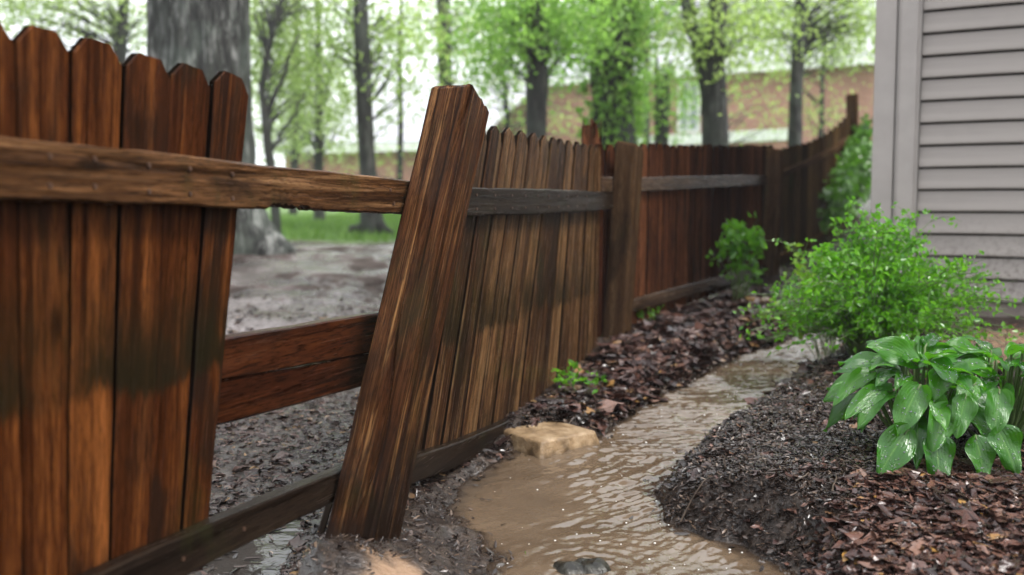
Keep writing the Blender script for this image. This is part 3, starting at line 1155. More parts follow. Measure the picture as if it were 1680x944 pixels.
lap_me = lap(HL - S0)
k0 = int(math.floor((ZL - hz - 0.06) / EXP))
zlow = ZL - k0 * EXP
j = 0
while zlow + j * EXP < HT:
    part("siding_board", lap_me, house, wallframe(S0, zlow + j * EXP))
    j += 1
v, f = box_vf(0.01, HL, -0.3, zlow - 0.004, -0.2, 0.004)
part("foundation", mesh_from("foundation", v, f, mF), house, wallframe(0, 0))
v, f = box_vf(0.01, HL, zlow - 0.003, HT + 2.4, -0.2, 0.0)  # unseen length and height, extended to block sky light on the fence
part("wall", mesh_from("wall", v, f, mTr), house, wallframe(0, 0))
DEP = 5.0
me = bevel_box(0.105, HT - 0.1, 0.05, 0.004, mTr, "corner_board")
part("corner_board", me, house, wallframe(0.0525, (HT + 0.55) / 2 - 0.13, 0.018))
me = bevel_box(0.112, HT - 0.1, 0.042, 0.016, mTr, "corner_post", 4)
part("corner_post", me, house, wallframe(0.168, (HT + 0.55) / 2 - 0.13, 0.034))
v, f = box_vf(0.0, 0.2, -0.3, HT + 2.4, -DEP, -0.201)
part("side_wall", mesh_from("side_wall", v, f, mTr), house, wallframe(0, 0))
v, f = box_vf(-0.3, HL + 0.2, HT + 2.4, HT + 2.6, -DEP, 0.4)
part("roof_edge", mesh_from("roof_edge", v, f, mTr), house, wallframe(0, 0))

# ------------------------------------------------------------------ brick houses on the rise
mB = NT("red_brick")
bt = mB.n("TexBrick")
mB.link(mB.coord(), bt.inputs['Vector'])
bt.inputs['Color1'].default_value = (0.44, 0.185, 0.135, 1)
bt.inputs['Color2'].default_value = (0.35, 0.14, 0.105, 1)
bt.inputs['Mortar'].default_value = (0.45, 0.36, 0.30, 1)
bt.inputs['Scale'].default_value = 1.0
bt.inputs['Brick Width'].default_value = 0.22
bt.inputs['Row Height'].default_value = 0.075
bt.inputs['Mortar Size'].default_value = 0.008
mB.base(mB.mix(mB.mr(mB.noise(mB.pos(), 1.3, 4), 0.35, 0.7, 0, 0.35), bt.outputs['Color'], (0.20, 0.10, 0.07)), 0.8, 0.3)
mR = NT("pale_shingle")
bt = mR.n("TexBrick")
mR.link(mR.coord(), bt.inputs['Vector'])
bt.inputs['Color1'].default_value = (0.42, 0.42, 0.45, 1)
bt.inputs['Color2'].default_value = (0.36, 0.36, 0.39, 1)
bt.inputs['Mortar'].default_value = (0.27, 0.27, 0.30, 1)
bt.inputs['Scale'].default_value = 1.0
bt.inputs['Brick Width'].default_value = 0.30
bt.inputs['Row Height'].default_value = 0.16
bt.inputs['Mortar Size'].default_value = 0.012
mR.base(mR.mix(0.3, bt.outputs['Color'], (0.40, 0.40, 0.43)), 0.35, 0.5)
mGl = NT("window_glass"); mGl.base((0.30, 0.33, 0.34), 0.08, 0.5)


def brick_house(label, A, B, z0, ze, rise, run, windows=(), door=None):
    """A, B plan ends of the eave wall facing the camera."""
    A, B = np.array([A[0], A[1], 0.0]), np.array([B[0], B[1], 0.0])
    s = unit(B - A); n = np.array([s[1], -s[0], 0]); L = np.linalg.norm(B - A)
    t = thing("brick_house", label, "house", (A[0], A[1], z0))
    fr = lambda off, z, out=0.0: frame(A + s * off + n * out + np.array([0, 0, z]), s, np.array([0, 0, 1.0]), n)
    H = ze - z0
    v, f = box_vf(0, L, 0, H, -run * 2, 0)
    part("wall", mesh_from("wall", v, f, mB.m), t, fr(0, z0))
    # roof: two slopes with thickness, in the local frame of the front slope
    o = 0.5
    sl = math.hypot(run + o, rise * (run + o) / run)
    cosr, sinr = (run + o) / sl, rise * (run + o) / run / sl
    up = -n * cosr + np.array([0, 0, 1.0]) * sinr
    e = A - s * o + n * o + np.array([0, 0, ze - o * rise / run])
    v, f = box_vf(0, L + 2 * o, 0, sl, 0, 0.12)
    part("roof", mesh_from("roof", v, f, mR.m), t, frame(e, s, up, np.cross(s, up)))
    up2 = n * cosr + np.array([0, 0, 1.0]) * sinr
    e2 = A - s * o - n * (2 * run + o) + np.array([0, 0, ze - o * rise / run])
    v, f = box_vf(0, L + 2 * o, 0, sl, -0.12, 0)
    part("roof", mesh_from("roof", v, f, mR.m), t, frame(e2, s, up2, np.cross(s, up2)))
    v, f = box_vf(-o, L + o, -0.22, 0.06, o - 0.03, o + 0.09)
    part("gutter", mesh_from("gutter", v, f, M['white']), t, fr(0, ze - o * rise / run))
    v, f = box_vf(-o + 0.01, L + o - 0.01, -0.10, -0.06, -0.02, o - 0.031)
    part("soffit", mesh_from("soffit", v, f, M['white']), t, fr(0, ze - o * rise / run))
    for (off, zb, w_, h_) in windows:
        a = Acc()
        for q in ((0, w_, 0, 0.09), (0, w_, h_ - 0.09, h_), (0, 0.09, 0.0901, h_ - 0.0901), (w_ - 0.09, w_, 0.0901, h_ - 0.0901), (w_ / 2 - 0.03, w_ / 2 + 0.03, 0.0901, h_ - 0.0901)):
            a.add(*box_vf(*q, 0.0, 0.07))
        wf_ = part("window_frame", a.mesh("window_frame", M['white']), t, fr(off, zb, 0.003))
        v, f = box_vf(0.09, w_ - 0.09, 0.09, h_ - 0.09, 0.01, 0.03)
        part("pane", mesh_from("pane", v, f, mGl.m), wf_, fr(off, zb, 0.003))
    return t


def plan(px, d):
    return ((px - 840) / F * d, d)


A, B = plan(800, 38.6), plan(1560, 30.7)
ze = EYE + (345 - 140) / F * 38 + 0.25
sA = np.array([A[0], A[1]]); sB = np.array([B[0], B[1]]); sv = (sB - sA) / np.linalg.norm(sB - sA)


def wall_off(px):
    # distance along the wall at which the ray of column px meets it
    k = (px - 840) / F
    t_ = (sA[0] - k * sA[1]) / (k * sv[1] - sv[0])
    return t_


brick_house("long red brick house with a white window and pale roof on the rise", A, B, 2.3, ze, 3.3, 6.0,
            windows=[(wall_off(1110), EYE + (345 - 222) / F * 35.5, wall_off(1146) - wall_off(1110), 1.75)])
A2, B2 = plan(470, 36), plan(772, 33)
brick_house("low brick house under a big wet pale roof, seen left of the tilted post", A2, B2, 1.2, EYE + (345 - 243) / F * 34.5 + 0.25, 2.7, 6.0,
            windows=[])
# pale patio wall before the brick house
pa, pb2 = at(1040, 226, 31), at(1290, 240, 28)
s = unit(np.array([pb2[0] - pa[0], pb2[1] - pa[1], 0])); n_ = np.array([s[1], -s[0], 0])
t = thing("patio_wall", "low white capped patio wall in front of the long brick house", "wall", (pa[0], pa[1], 2.0))
L = np.linalg.norm(pb2[:2] - pa[:2])
v, f = box_vf(0, L, 0, pa[2] - 1.9, -0.25, 0)
part("wall", mesh_from("wall", v, f, mB.m), t, frame((pa[0], pa[1], 1.6), s, (0, 0, 1.0), n_))
v, f = box_vf(-0.1, L + 0.1, 0, 0.32, -0.32, 0.08)
part("coping", mesh_from("coping", v, f, M['white']), t, frame((pa[0], pa[1], pa[2] - 0.29), s, (0, 0, 1.0), n_))


# ------------------------------------------------------------------ trees
def bark(name, c1, c2, c3, lichen=0.0):
    m = NT(name)
    P = m.pos()
    v = m.voro(m.mapping(P, (16, 16, 4)), 1.0)
    n = m.noise(m.mapping(P, (14, 14, 3)), 1.0, 6, 0.65, 0.6)
    n2 = m.noise(P, 2.2, 4, 0.6)
    c = m.ramp(n, [(0.41, c1), (0.5, c2), (0.60, c3)])
    c = m.mix(m.mr(v, 0.45, 0.75, 0, 0.7), c, c1)
    if lichen:
        c = m.mix(m.mr(n2, 0.45, 0.65, 0, lichen), c, (0.14, 0.17, 0.14))
        c = m.mix(m.mr(m.noise(m.mapping(P, (1, 1, 0.45)), 3.2, 5, 0.65), 0.46, 0.62, 0, 0.65), c, (0.018, 0.022, 0.015))
    h = m.math('ADD', m.math('MULTIPLY', n, 0.7), m.math('MULTIPLY', v, 0.4))
    m.base(c, 0.75, 0.3, m.bump(h, 0.9, 0.04))
    return m.m


M['bark_big'] = bark("lichened_bark", (0.005, 0.005, 0.004), (0.036, 0.036, 0.032), (0.17, 0.172, 0.160), 0.3)
M['bark'] = bark("wet_dark_bark", (0.006, 0.006, 0.005), (0.015, 0.013, 0.012), (0.04, 0.036, 0.03), 0.15)
M['bark_grey'] = bark("wet_grey_bark", (0.010, 0.010, 0.009), (0.026, 0.025, 0.022), (0.06, 0.058, 0.052), 0.2)
M['leaf_lime'] = leafy("young_lime_leaves", (0.17, 0.29, 0.05), (0.36, 0.47, 0.16), 0.6, tcol=(0.62, 0.85, 0.20))
M['leaf_green'] = leafy("spring_green_leaves", (0.10, 0.22, 0.03), (0.28, 0.44, 0.10), 0.6, tcol=(0.40, 0.75, 0.12))
M['leaf_pale'] = leafy("pale_new_leaves", (0.20, 0.29, 0.08), (0.32, 0.42, 0.15), 0.6, tcol=(0.60, 0.80, 0.25))
M['leaf_ivy'] = leafy("ivy_leaves", (0.03, 0.10, 0.012), (0.11, 0.28, 0.02), 0.35, 0.3)
M['leaf_bush'] = leafy("bush_leaves", (0.035, 0.150, 0.008), (0.14, 0.35, 0.018), 0.45, 0.25, tcol=(0.28, 0.75, 0.04))
M['leaf_yellow'] = leafy("yellow_green_leaves", (0.11, 0.24, 0.015), (0.24, 0.40, 0.025), 0.45, 0.3, tcol=(0.4, 0.75, 0.06))


def clumps(c, rad, k, per, sig, r):
    """cluster centres and leaf positions in an ellipsoid."""
    d = r.normal(size=(k, 3)); d /= np.linalg.norm(d, axis=1)[:, None]
    cen = np.array(c) + d * (r.uniform(0, 1, (k, 1)) ** 0.45) * np.array(rad)
    pts = np.repeat(cen, per, 0) + r.normal(size=(k * per, 3)) * np.array([sig, sig, sig * 0.55])
    return cen, pts


def tree(label, trunk_px, d, widths_px, mat, leaf, foliage, size=0.08, limbs=(), top=None, group="trees beyond the fence", seed=1, roots=0, name="tree", nseg=12, twig=0.6, mist=0.0):
    """trunk_px: (px, py) centre line from base up at depth d; foliage: (px, py, rx px, ry px, clusters, leaves per cluster, depth offset)."""
    r = np.random.default_rng(seed)
    p = [at(px, py, d) for px, py in trunk_px]
    b = p[0].copy(); gz = hgt(b[0], b[1])
    b[2] = gz
    t = thing(name, label, "tree", tuple(b), group)
    path = [np.array([b[0], b[1], gz - 0.25])] + [b] + p[1:] if p[0][2] > gz + 0.02 else [np.array([b[0], b[1], gz - 0.25])] + p
    rad = [widths_px[0] / 2 / F * d * 1.15] + [w_ / 2 / F * d for w_ in widths_px]
    if len(path) > len(rad):
        rad = [rad[0]] * (len(path) - len(rad)) + rad
    # refine along the trunk
    pth = np.array(path); rr_ = np.array(rad[:len(path)])
    tt = np.linspace(0, len(pth) - 1, 40)
    pf = np.stack([np.interp(tt, np.arange(len(pth)), pth[:, i]) for i in range(3)], -1)
    pf[:, 0] += 0.03 * d / 14 * vnoise(tt * 0.9, tt * 0 + seed, seed)
    rf = np.interp(tt, np.arange(len(pth)), rr_) * (1 + 0.07 * vnoise(tt * 2, tt * 0, seed + 4))
    v, f = tube(pf, rf, nseg, rough=0.10, seed=seed)
    part("trunk", mesh_from("trunk", v, f, M[mat], True), t)
    for q, w0, w1, dd in limbs:
        lp = np.array([at(px, py, d + dd * i / max(1, len(q) - 1)) for i, (px, py) in enumerate(q)])
        tt = np.linspace(0, len(lp) - 1, 14)
        lf = np.stack([np.interp(tt, np.arange(len(lp)), lp[:, i]) for i in range(3)], -1)
        lf += 0.02 * d / 14 * r.normal(size=lf.shape)
        v, f = tube(lf, np.linspace(w0, w1, 14) / 2 / F * d, 8, rough=0.1, seed=seed)
        part("limb", mesh_from("limb", v, f, M[mat], True), t)
    pts, cens = [], []
    for (px, py, rx, ry, k, per, dd) in foliage:
        c = at(px, py, d + dd)
        s = (d + dd) / F
        k = int(k * (0.6 if py < -120 else 2.5))
        ce, pt = clumps(c, (rx * s * 1.15, rx * s * 0.9, ry * s * 1.1), k, per, 0.20 + 0.011 * d, r)
        pts.append(pt); cens.append(ce)
    if pts:
        pts = np.concatenate(pts); cens = np.concatenate(cens)
        part("crown", cloud_mesh("crown", pts, size, r, M[leaf], aspect=0.62, fold=0.12), t)
        a = Acc()
        for ce in cens[r.uniform(size=len(cens)) < twig]:
            i = np.argmin(np.linalg.norm(pf - (ce - np.array([0, 0, 0.5])), axis=1))
            q0 = pf[i]
            mid = (q0 + ce) / 2 + r.normal(size=3) * 0.12 + np.array([0, 0, 0.15])
            a.add(*tube([q0, mid, ce], [0.016, 0.010, 0.003], 4, cap=False))
        if a.v:
            part("twigs", a.mesh("twigs", M['bark']), t, kind='stuff')
    return t


# the big trunk with its root flare
def big_tree():
    d = 9.5
    t = thing("tree", "massive grey lichened trunk flaring at its roots behind the nearest pickets", "tree", tuple(at(345, 400, d)), "trees beyond the fence")
    r = np.random.default_rng(3)
    gz = hgt(*at(345, 400, d)[:2])
    V, Fc = [], []
    ns, nz_ = 110, 110
    cx0 = at(328, 200, d)
    for i in range(nz_):
        z = gz - 0.25 + 8.0 * (i / (nz_ - 1)) ** 1.6
        hh = max(0.0, z - gz)
        R0 = 0.485 - 0.012 * hh
        for k in range(ns):
            an = 2 * math.pi * k / ns
            flare = math.exp(-hh / 0.32)
            lob = 0.5 + 0.5 * math.cos(an * 5 + 0.7)
            rr_ = R0 + flare * (0.10 + 0.34 * lob ** 2)
            rr_ += 0.030 * float(vnoise(np.array(an * 7), np.array(z * 1.3), 5)) - 0.035 * abs(float(vnoise(np.array(an * 15), np.array(z * 1.8), 6)))
            V.append((cx0[0] + 0.01 * hh + rr_ * math.cos(an), d + rr_ * math.sin(an), z))
    for i in range(nz_ - 1):
        for k in range(ns):
            k2 = (k + 1) % ns
            Fc.append((i * ns + k, i * ns + k2, (i + 1) * ns + k2, (i + 1) * ns + k))
    part("trunk", mesh_from("trunk", V, Fc, M['bark_big'], True), t)
    for an, ln in ((0.3, 2.2), (2.6, 2.6), (1.5, 2.4), (4.2, 2.0)):
        q0 = np.array([cx0[0], d, gz + 6.8])
        q1 = q0 + np.array([math.cos(an) * ln, math.sin(an) * ln, 1.6])
        v, f = tube([q0, (q0 + q1) / 2 + np.array([0, 0, 0.3]), q1], [0.2, 0.13, 0.05], 8)
        part("limb", mesh_from("limb", v, f, M['bark_big'], True), t)
    ce, pt = clumps((cx0[0], d, gz + 8.3), (3.2, 3.0, 1.6), 60, 40, 0.3, r)
    part("crown", cloud_mesh("crown", pt, 0.10, r, M['leaf_green'], aspect=0.6), t)


big_tree()
UP = -420     # image row of trunk tops, far above the frame
tree("slender dark tree seen through the gap left of the tilted post", [(612, 378), (606, 280), (597, 120), (590, 0), (580, -200), (578, UP)], 14.0, [40, 28, 25, 25, 20, 12], 'bark_grey', 'leaf_lime',
     [(640, 120, 45, 110, 14, 26, 0.4), (570, 60, 60, 90, 16, 26, 0.6), (600, -260, 170, 120, 40, 36, 0), (655, 40, 70, 60, 12, 26, 1)], seed=11,
     limbs=[([(604, 378), (585, 372), (570, 383)], 22, 6, -0.2), ([(616, 368), (630, 375), (645, 388)], 20, 6, -0.3)])
tree("thin leafy tree just above the top of the tilted post", [(742, 270), (733, 140), (728, 0), (724, -200), (722, UP)], 19, [26, 24, 22, 16, 10], 'bark', 'leaf_lime',
     [(740, 60, 40, 80, 12, 26, 0), (790, 40, 60, 60, 14, 28, 1), (700, 30, 50, 40, 8, 26, 1), (740, -240, 150, 120, 36, 30, 0)], seed=12)
tree("straight dark trunk rising behind the bowed panel", [(878, 300), (879, 180), (880, 60), (882, -100), (884, UP)], 11.5, [36, 35, 34, 30, 18], 'bark', 'leaf_green',
     [(850, 20, 60, 50, 18, 30, 0), (905, 45, 55, 45, 16, 30, 0.4), (820, 90, 50, 60, 14, 28, 1.5), (880, -240, 190, 130, 44, 36, 0), (870, 70, 20, 40, 5, 26, -0.3)], seed=13)
tree("thick ivy clad trunk behind the mossy post", [(1008, 300), (1006, 180), (1004, 60), (1002, -100), (1000, UP)], 14.0, [78, 74, 72, 68, 40], 'bark', 'leaf_green',
     [(960, 30, 60, 50, 22, 30, -0.5), (1040, 25, 60, 50, 18, 30, 0.4), (930, 90, 35, 50, 10, 26, 1), (1000, -240, 200, 130, 44, 36, 0)], seed=14)
tree("short ivy wrapped stem with forked tips right of the thick ivy trunk", [(1086, 300), (1085, 200), (1086, 150)], 16.0, [22, 24, 20], 'bark', 'leaf_green',
     [(1086, 180, 14, 45, 12, 26, 0), (1078, 130, 8, 20, 5, 18, 0), (1097, 120, 8, 25, 5, 18, 0)], seed=15, name="sapling",
     limbs=[([(1084, 155), (1080, 120), (1074, 92)], 14, 3, 0), ([(1088, 155), (1096, 125), (1100, 95)], 12, 3, 0)])
tree("forked tree splitting into two trunks before the brick house", [(1176, 300), (1174, 210), (1174, 120), (1176, 40), (1177, -60), (1178, -200), (1180, UP)], 13.0, [44, 40, 38, 32, 30, 26, 14], 'bark_grey', 'leaf_lime',
     [(1178, 50, 22, 60, 8, 24, -0.3), (1140, 70, 30, 60, 8, 26, 0), (1235, 40, 60, 60, 16, 26, 1), (1180, -240, 200, 120, 40, 36, 0)], seed=16,
     limbs=[([(1166, 190), (1158, 120), (1143, 60), (1125, 0), (1100, -90), (1080, -200)], 30, 18, 0.3)])
tree("thin grey pole like trunk left of the house corner", [(1300, 300), (1305, 180), (1309, 60), (1312, -60), (1316, UP)], 15.0, [22, 22, 22, 20, 12], 'bark_grey', 'leaf_lime',
     [(1260, 50, 60, 60, 14, 26, 2), (1370, 45, 70, 50, 20, 28, 1), (1410, 20, 40, 40, 12, 26, 0.5), (1310, -240, 200, 120, 36, 34, 0)], seed=17)
tree("thin forked stem left of the slender dark tree", [(525, 362), (525, 270), (527, 140), (520, 20), (500, -150)], 17.0, [20, 15, 10, 8, 5], 'bark', 'leaf_pale',
     [(500, 100, 80, 90, 26, 28, 1), (540, 190, 45, 60, 12, 26, 0), (480, 220, 60, 40, 10, 26, 2)], seed=18, name="sapling",
     limbs=[([(525, 200), (540, 120), (560, 40)], 7, 3, 0.3)])
tree("crooked dark sapling with pale new leaves beside the massive trunk", [(452, 380), (446, 265), (436, 195), (430, 150), (445, 60), (470, -40)], 13.0, [16, 15, 13, 10, 7, 4], 'bark', 'leaf_pale',
     [(440, 60, 45, 90, 22, 28, 1), (470, 160, 50, 70, 16, 28, 2), (480, 10, 70, 40, 14, 28, 2)], seed=19, name="sapling",
     limbs=[([(436, 195), (465, 120), (490, 60)], 9, 4, 0.4), ([(446, 250), (480, 190), (500, 150)], 7, 3, 0.4)])
tree("bare thin stem in front of the brick wall behind the straight panel", [(1180, 300), (1178, 220), (1182, 160), (1188, 80)], 20.0, [9, 8, 6, 4], 'bark', 'leaf_lime',
     [(1240, 180, 60, 45, 7, 18, 1), (1200, 130, 40, 40, 3, 18, 1)], seed=20, name="sapling")
tree("feathery yellow green sapling against the brick house at right", [(1340, 300), (1345, 220), (1350, 120), (1360, 20)], 21.0, [10, 8, 6, 4], 'bark', 'leaf_lime',
     [(1340, 190, 55, 45, 7, 18, 0), (1390, 60, 50, 40, 12, 20, 0), (1290, 130, 40, 60, 4, 18, 0)], seed=21, name="sapling")
tree("lime sapling between the straight trunk and the tilted post", [(835, 300), (832, 220), (828, 120), (822, 0)], 19.0, [10, 9, 7, 5], 'bark', 'leaf_lime',
     [(825, 190, 35, 35, 6, 20, 0), (800, 110, 60, 55, 14, 22, 0), (920, 190, 45, 35, 6, 18, 2), (840, 60, 60, 50, 12, 22, 0)], seed=22, name="sapling")
tree("pale leafed tree filling the view behind the massive trunk and first pickets", [(190, 330), (190, 150), (200, 0), (210, -200)], 17.0, [26, 22, 18, 10], 'bark', 'leaf_pale',
     [(120, 20, 140, 50, 30, 28, 0), (210, 40, 50, 60, 12, 28, 1), (30, 0, 60, 40, 14, 28, 0), (190, -200, 220, 120, 40, 34, 0)], seed=23)
tree("light green tree in the mist between the slender tree and the massive trunk", [(480, 330), (482, 200), (486, 60), (488, -100)], 25.0, [16, 14, 12, 8], 'bark', 'leaf_pale',
     [(500, 190, 80, 70, 30, 26, 0), (450, 80, 50, 90, 26, 26, 0), (560, 120, 40, 70, 14, 26, 0), (480, -60, 120, 60, 24, 26, 0)], seed=24)
tree("low lime tree before the wet roof of the low brick house", [(655, 320), (655, 250), (658, 120), (660, -30)], 22.0, [12, 10, 8, 5], 'bark', 'leaf_lime',
     [(655, 70, 30, 60, 8, 24, 0), (640, 265, 40, 18, 2, 18, -1), (570, 262, 40, 16, 2, 18, 0)], seed=25, name="sapling")
tree("tall lime tree spreading over the roof of the long brick house", [(1060, 260), (1062, 120), (1066, 0), (1070, -200)], 24.0, [14, 12, 10, 8], 'bark', 'leaf_lime',
     [(1070, 40, 60, 50, 22, 24, 0), (1000, -80, 200, 60, 30, 24, 0), (1300, 20, 130, 40, 24, 22, 0)], seed=26)

# ivy on the thick trunk
r = np.random.default_rng(33)
d = 14.0
c0 = at(1006, 180, d)
n = 2600
an = r.uniform(0, 2 * math.pi, n)
zz = r.uniform(1.0, 4.6, n)
keep = vnoise(an * 2.2, zz * 1.6, 9) > -0.35
an, zz = an[keep], zz[keep]
rad = 0.33 + r.uniform(0.0, 0.10, len(an))
ip = np.stack([c0[0] - 0.006 * zz + rad * np.cos(an), d + rad * np.sin(an), zz], -1)
o = bpy.data.objects.new("ivy", cloud_mesh("ivy", ip, 0.105, r, M['leaf_green'], aspect=0.8, fold=0.1))
put(o)
tag(o, "bright ivy wrapped all round the thick tree trunk", "ivy")

# ivy over the end post and panel
n = 1500
u = r.uniform(0, 1, n) ** 0.8
cen = P4.p[None] + P4.s[None] * (2.2 + 2.5 * u)[:, None]
hz_ = lerp(0.55, 1.0, u) + r.uniform(0, 1, n) ** 0.8 * lerp(0.40, 1.0, u)
off = r.uniform(0.0, 0.22, n)
ip = np.stack([cen[:, 0] + P4.n[0] * off, cen[:, 1] + P4.n[1] * off, hz_], -1)
keep = vnoise(u * 7, hz_ * 4, 3) > -0.25
o = bpy.data.objects.new("ivy", cloud_mesh("ivy", ip[keep], 0.085, r, M['leaf_ivy'], aspect=0.8, fold=0.1))
put(o)
tag(o, "dark ivy mass hanging over the climbing end of the fence", "ivy")


# ------------------------------------------------------------------ shrubs and herbs
def shrub(label, bx_, by_, z, stems, reach, rise, leaf, lsize, per, seed, name="shrub", spread=1.0, lean=(0, 0), cat="shrub", droop=0.25, sub=2, stem_r=0.0035, wisps=0):
    r = np.random.default_rng(seed)
    p0 = np.array([bx_, by_, z])
    t = thing(name, label, cat, tuple(p0))
    a = Acc()
    L = []
    for k in range(stems + wisps):
        wisp = k >= stems
        an = r.uniform(0, 2 * math.pi)
        out = reach * (r.uniform(0.9, 1.55) if wisp else r.uniform(0.15, 1.0)) * spread
        h = rise * (r.uniform(0.4, 1.4) if wisp else 1) * r.uniform(0.25 if stems > 60 else 0.55, 1.0) * (1 - 0.35 * min(1.0, out / reach) ** 2)
        q0 = p0 + np.array([math.cos(an), math.sin(an), 0]) * r.uniform(0, 0.06)
        q2 = p0 + np.array([math.cos(an) * out + lean[0], math.sin(an) * out + lean[1], h])
        q1 = (q0 + q2) / 2 + np.array([0, 0, droop * rise]) - np.array([math.cos(an), math.sin(an), 0]) * out * 0.2
        tt = np.linspace(0, 1, 9)[:, None]
        pth = (1 - tt) ** 2 * q0 + 2 * tt * (1 - tt) * q1 + tt ** 2 * q2
        pth[1:] += r.normal(size=(8, 3)) * 0.006
        a.add(*tube(pth, np.linspace(stem_r, stem_r * 0.3, 9), 4, cap=False))
        runs = [pth[3:]]
        for _ in range(sub):
            i = r.integers(3, 8)
            e = pth[i] + r.normal(size=3) * np.array([0.10, 0.10, 0.05]) * reach * 2 + np.array([0, 0, 0.02])
            sp_ = np.linspace(pth[i], e, 6)
            sp_[:, 2] += 0.02 * np.sin(np.linspace(0, math.pi, 6))
            a.add(*tube(sp_, np.linspace(stem_r * 0.5, stem_r * 0.2, 6), 3, cap=False))
            runs.append(sp_)
        for rn in runs:
            m_ = max(3, int(per * len(rn) / 6 * (0.45 if wisp else 1)))
            i = r.uniform(0, len(rn) - 1.001, m_)
            i0 = i.astype(int)
            pt = rn[i0] + (rn[i0 + 1] - rn[i0]) * (i - i0)[:, None]
            L.append(pt + r.normal(size=pt.shape) * lsize * 0.35)
    part("stems", a.mesh("stems", M['stem']), t, kind='stuff')
    part("foliage", cloud_mesh("foliage", np.concatenate(L), lsize, r, M[leaf], aspect=0.62, fold=0.12, flat=0.25, curl=-0.15), t, kind='stuff')
    return t


M['stem'] = plain("green_stem", (0.07, 0.11, 0.03), 0.5)
p = on_z(1420, 598, 0.20)
shrub("large bright green bush with fine leaves at the foot of the house corner", p[0] + 0.05, p[1] + 0.12, hgt(p[0], p[1]), 85, 0.38, 0.64, 'leaf_bush', 0.026, 17, 91, sub=4, lean=(0.05, 0), wisps=120)
p = on_z(1350, 560, 0.20)
shrub("airy yellow green sprigs leaning out at the stream side of the large bush", p[0] + 0.10, p[1] + 0.20, hgt(p[0] + .1, p[1] + .2), 26, 0.32, 0.66, 'leaf_yellow', 0.036, 8, 92, sub=2, lean=(-0.08, 0.0), stem_r=0.0025)
p = on_z(1215, 500, 0.22)
shrub("small leafy shrub growing against the dark upright pickets", p[0], p[1], hgt(p[0], p[1]), 13, 0.21, 0.56, 'leaf_bush', 0.055, 8, 93, sub=2)
for i, (px, py, lab) in enumerate([(1000, 545, "low weed clump at the foot of the mossy post"), (1062, 540, "tiny weed under the bottom rail of the upright panel"),
                                   (1240, 500, "short green sprout beside the dark post where the fence climbs"),
                                   (935, 640, "small weed tuft at the right end of the bowed panel"), (955, 655, "leafy weed on the dark bank above the flat stone"),
                                   (862, 905, "bright green seedling in the shallow mud at the bottom")]):
    p = on_z(px, py, 0.15 if py < 600 else (0.08 if py < 700 else 0.01))
    zz = hgt(p[0], p[1])
    shrub(lab, p[0], p[1], zz, 7 if py < 800 else 5, 0.13 if py < 800 else 0.03, 0.12 if py < 800 else 0.028, 'leaf_bush', 0.030 if py < 800 else 0.02, 4, 200 + i, name="weed", cat="weed", sub=0, stem_r=0.0015)


# ------------------------------------------------------------------ hostas
m = NT("hosta_leaf")
lu = m.n("Attribute"); lu.attribute_name = 'leafuv'
sx = m.sep(lu.outputs['Vector'])
av = m.math('ABSOLUTE', sx[1])
rib = m.mr(av, 0.0, 0.07, 1, 0)
veins = m.math('SINE', m.math('MULTIPLY', m.math('SUBTRACT', av, m.math('MULTIPLY', sx[0], 0.25)), 34.0))
nz1 = m.noise(m.pos(), 22, 4, 0.6)
tint = m.attr('tint')
c = m.mix(tint, (0.005, 0.058, 0.002), (0.042, 0.175, 0.003))
c = m.mix(m.mr(nz1, 0.45, 0.7, 0, 0.4), c, (0.060, 0.20, 0.006))
vl = m.mr(veins, 0.55, 1.0, 0, 0.30)
c = m.mix(vl, c, (0.004, 0.040, 0.002))
c = m.mix(m.math('MULTIPLY', rib, 0.55), c, (0.11, 0.24, 0.025))
sp9 = m.mr(m.noise(m.pos(), 190, 2, 0.5), 0.66, 0.72, 0, 0.7)
c = m.mix(sp9, c, (0.05, 0.04, 0.015))
wetn = m.noise(m.pos(), 60, 3, 0.5)
drop = m.mr(m.voro(m.pos(), 150), 0.12, 0.34, 1, 0)
drop = m.math('MULTIPLY', drop, m.mr(m.noise(m.pos(), 25, 2), 0.45, 0.6))
pk = m.noise(m.mapping(lu.outputs['Vector'], (14, 10, 1)), 1.0, 3, 0.6, 0.5)
hgt_ = m.math('ADD', m.math('MULTIPLY', veins, 0.14), m.math('ADD', m.math('MULTIPLY', wetn, 0.9), m.math('MULTIPLY', pk, 0.9)))
bb = m.bump(hgt_, 0.38, 0.005)
bb = m.bump(drop, 0.5, 0.0022, bb)
m.base(c, m.math('ADD', 0.02, m.math('MULTIPLY', wetn, 0.22)), 0.58, bb)
tr = m.n("BsdfTranslucent"); tr.inputs['Color'].default_value = (0.16, 0.55, 0.02, 1)
ms = m.n("MixShader"); ms.inputs[0].default_value = 0.24
m.link(m.b.outputs[0], ms.inputs[1]); m.link(tr.outputs[0], ms.inputs[2]); m.link(ms.outputs[0], m.out.inputs[0])
M['hosta'] = m.m
m = NT("water_drop")
m.base((0.9, 0.93, 0.95), 0.02, 0.5, ior=1.33)
m.b.inputs['Transmission Weight'].default_value = 0.85
M['drop'] = m.m
DROPS = []


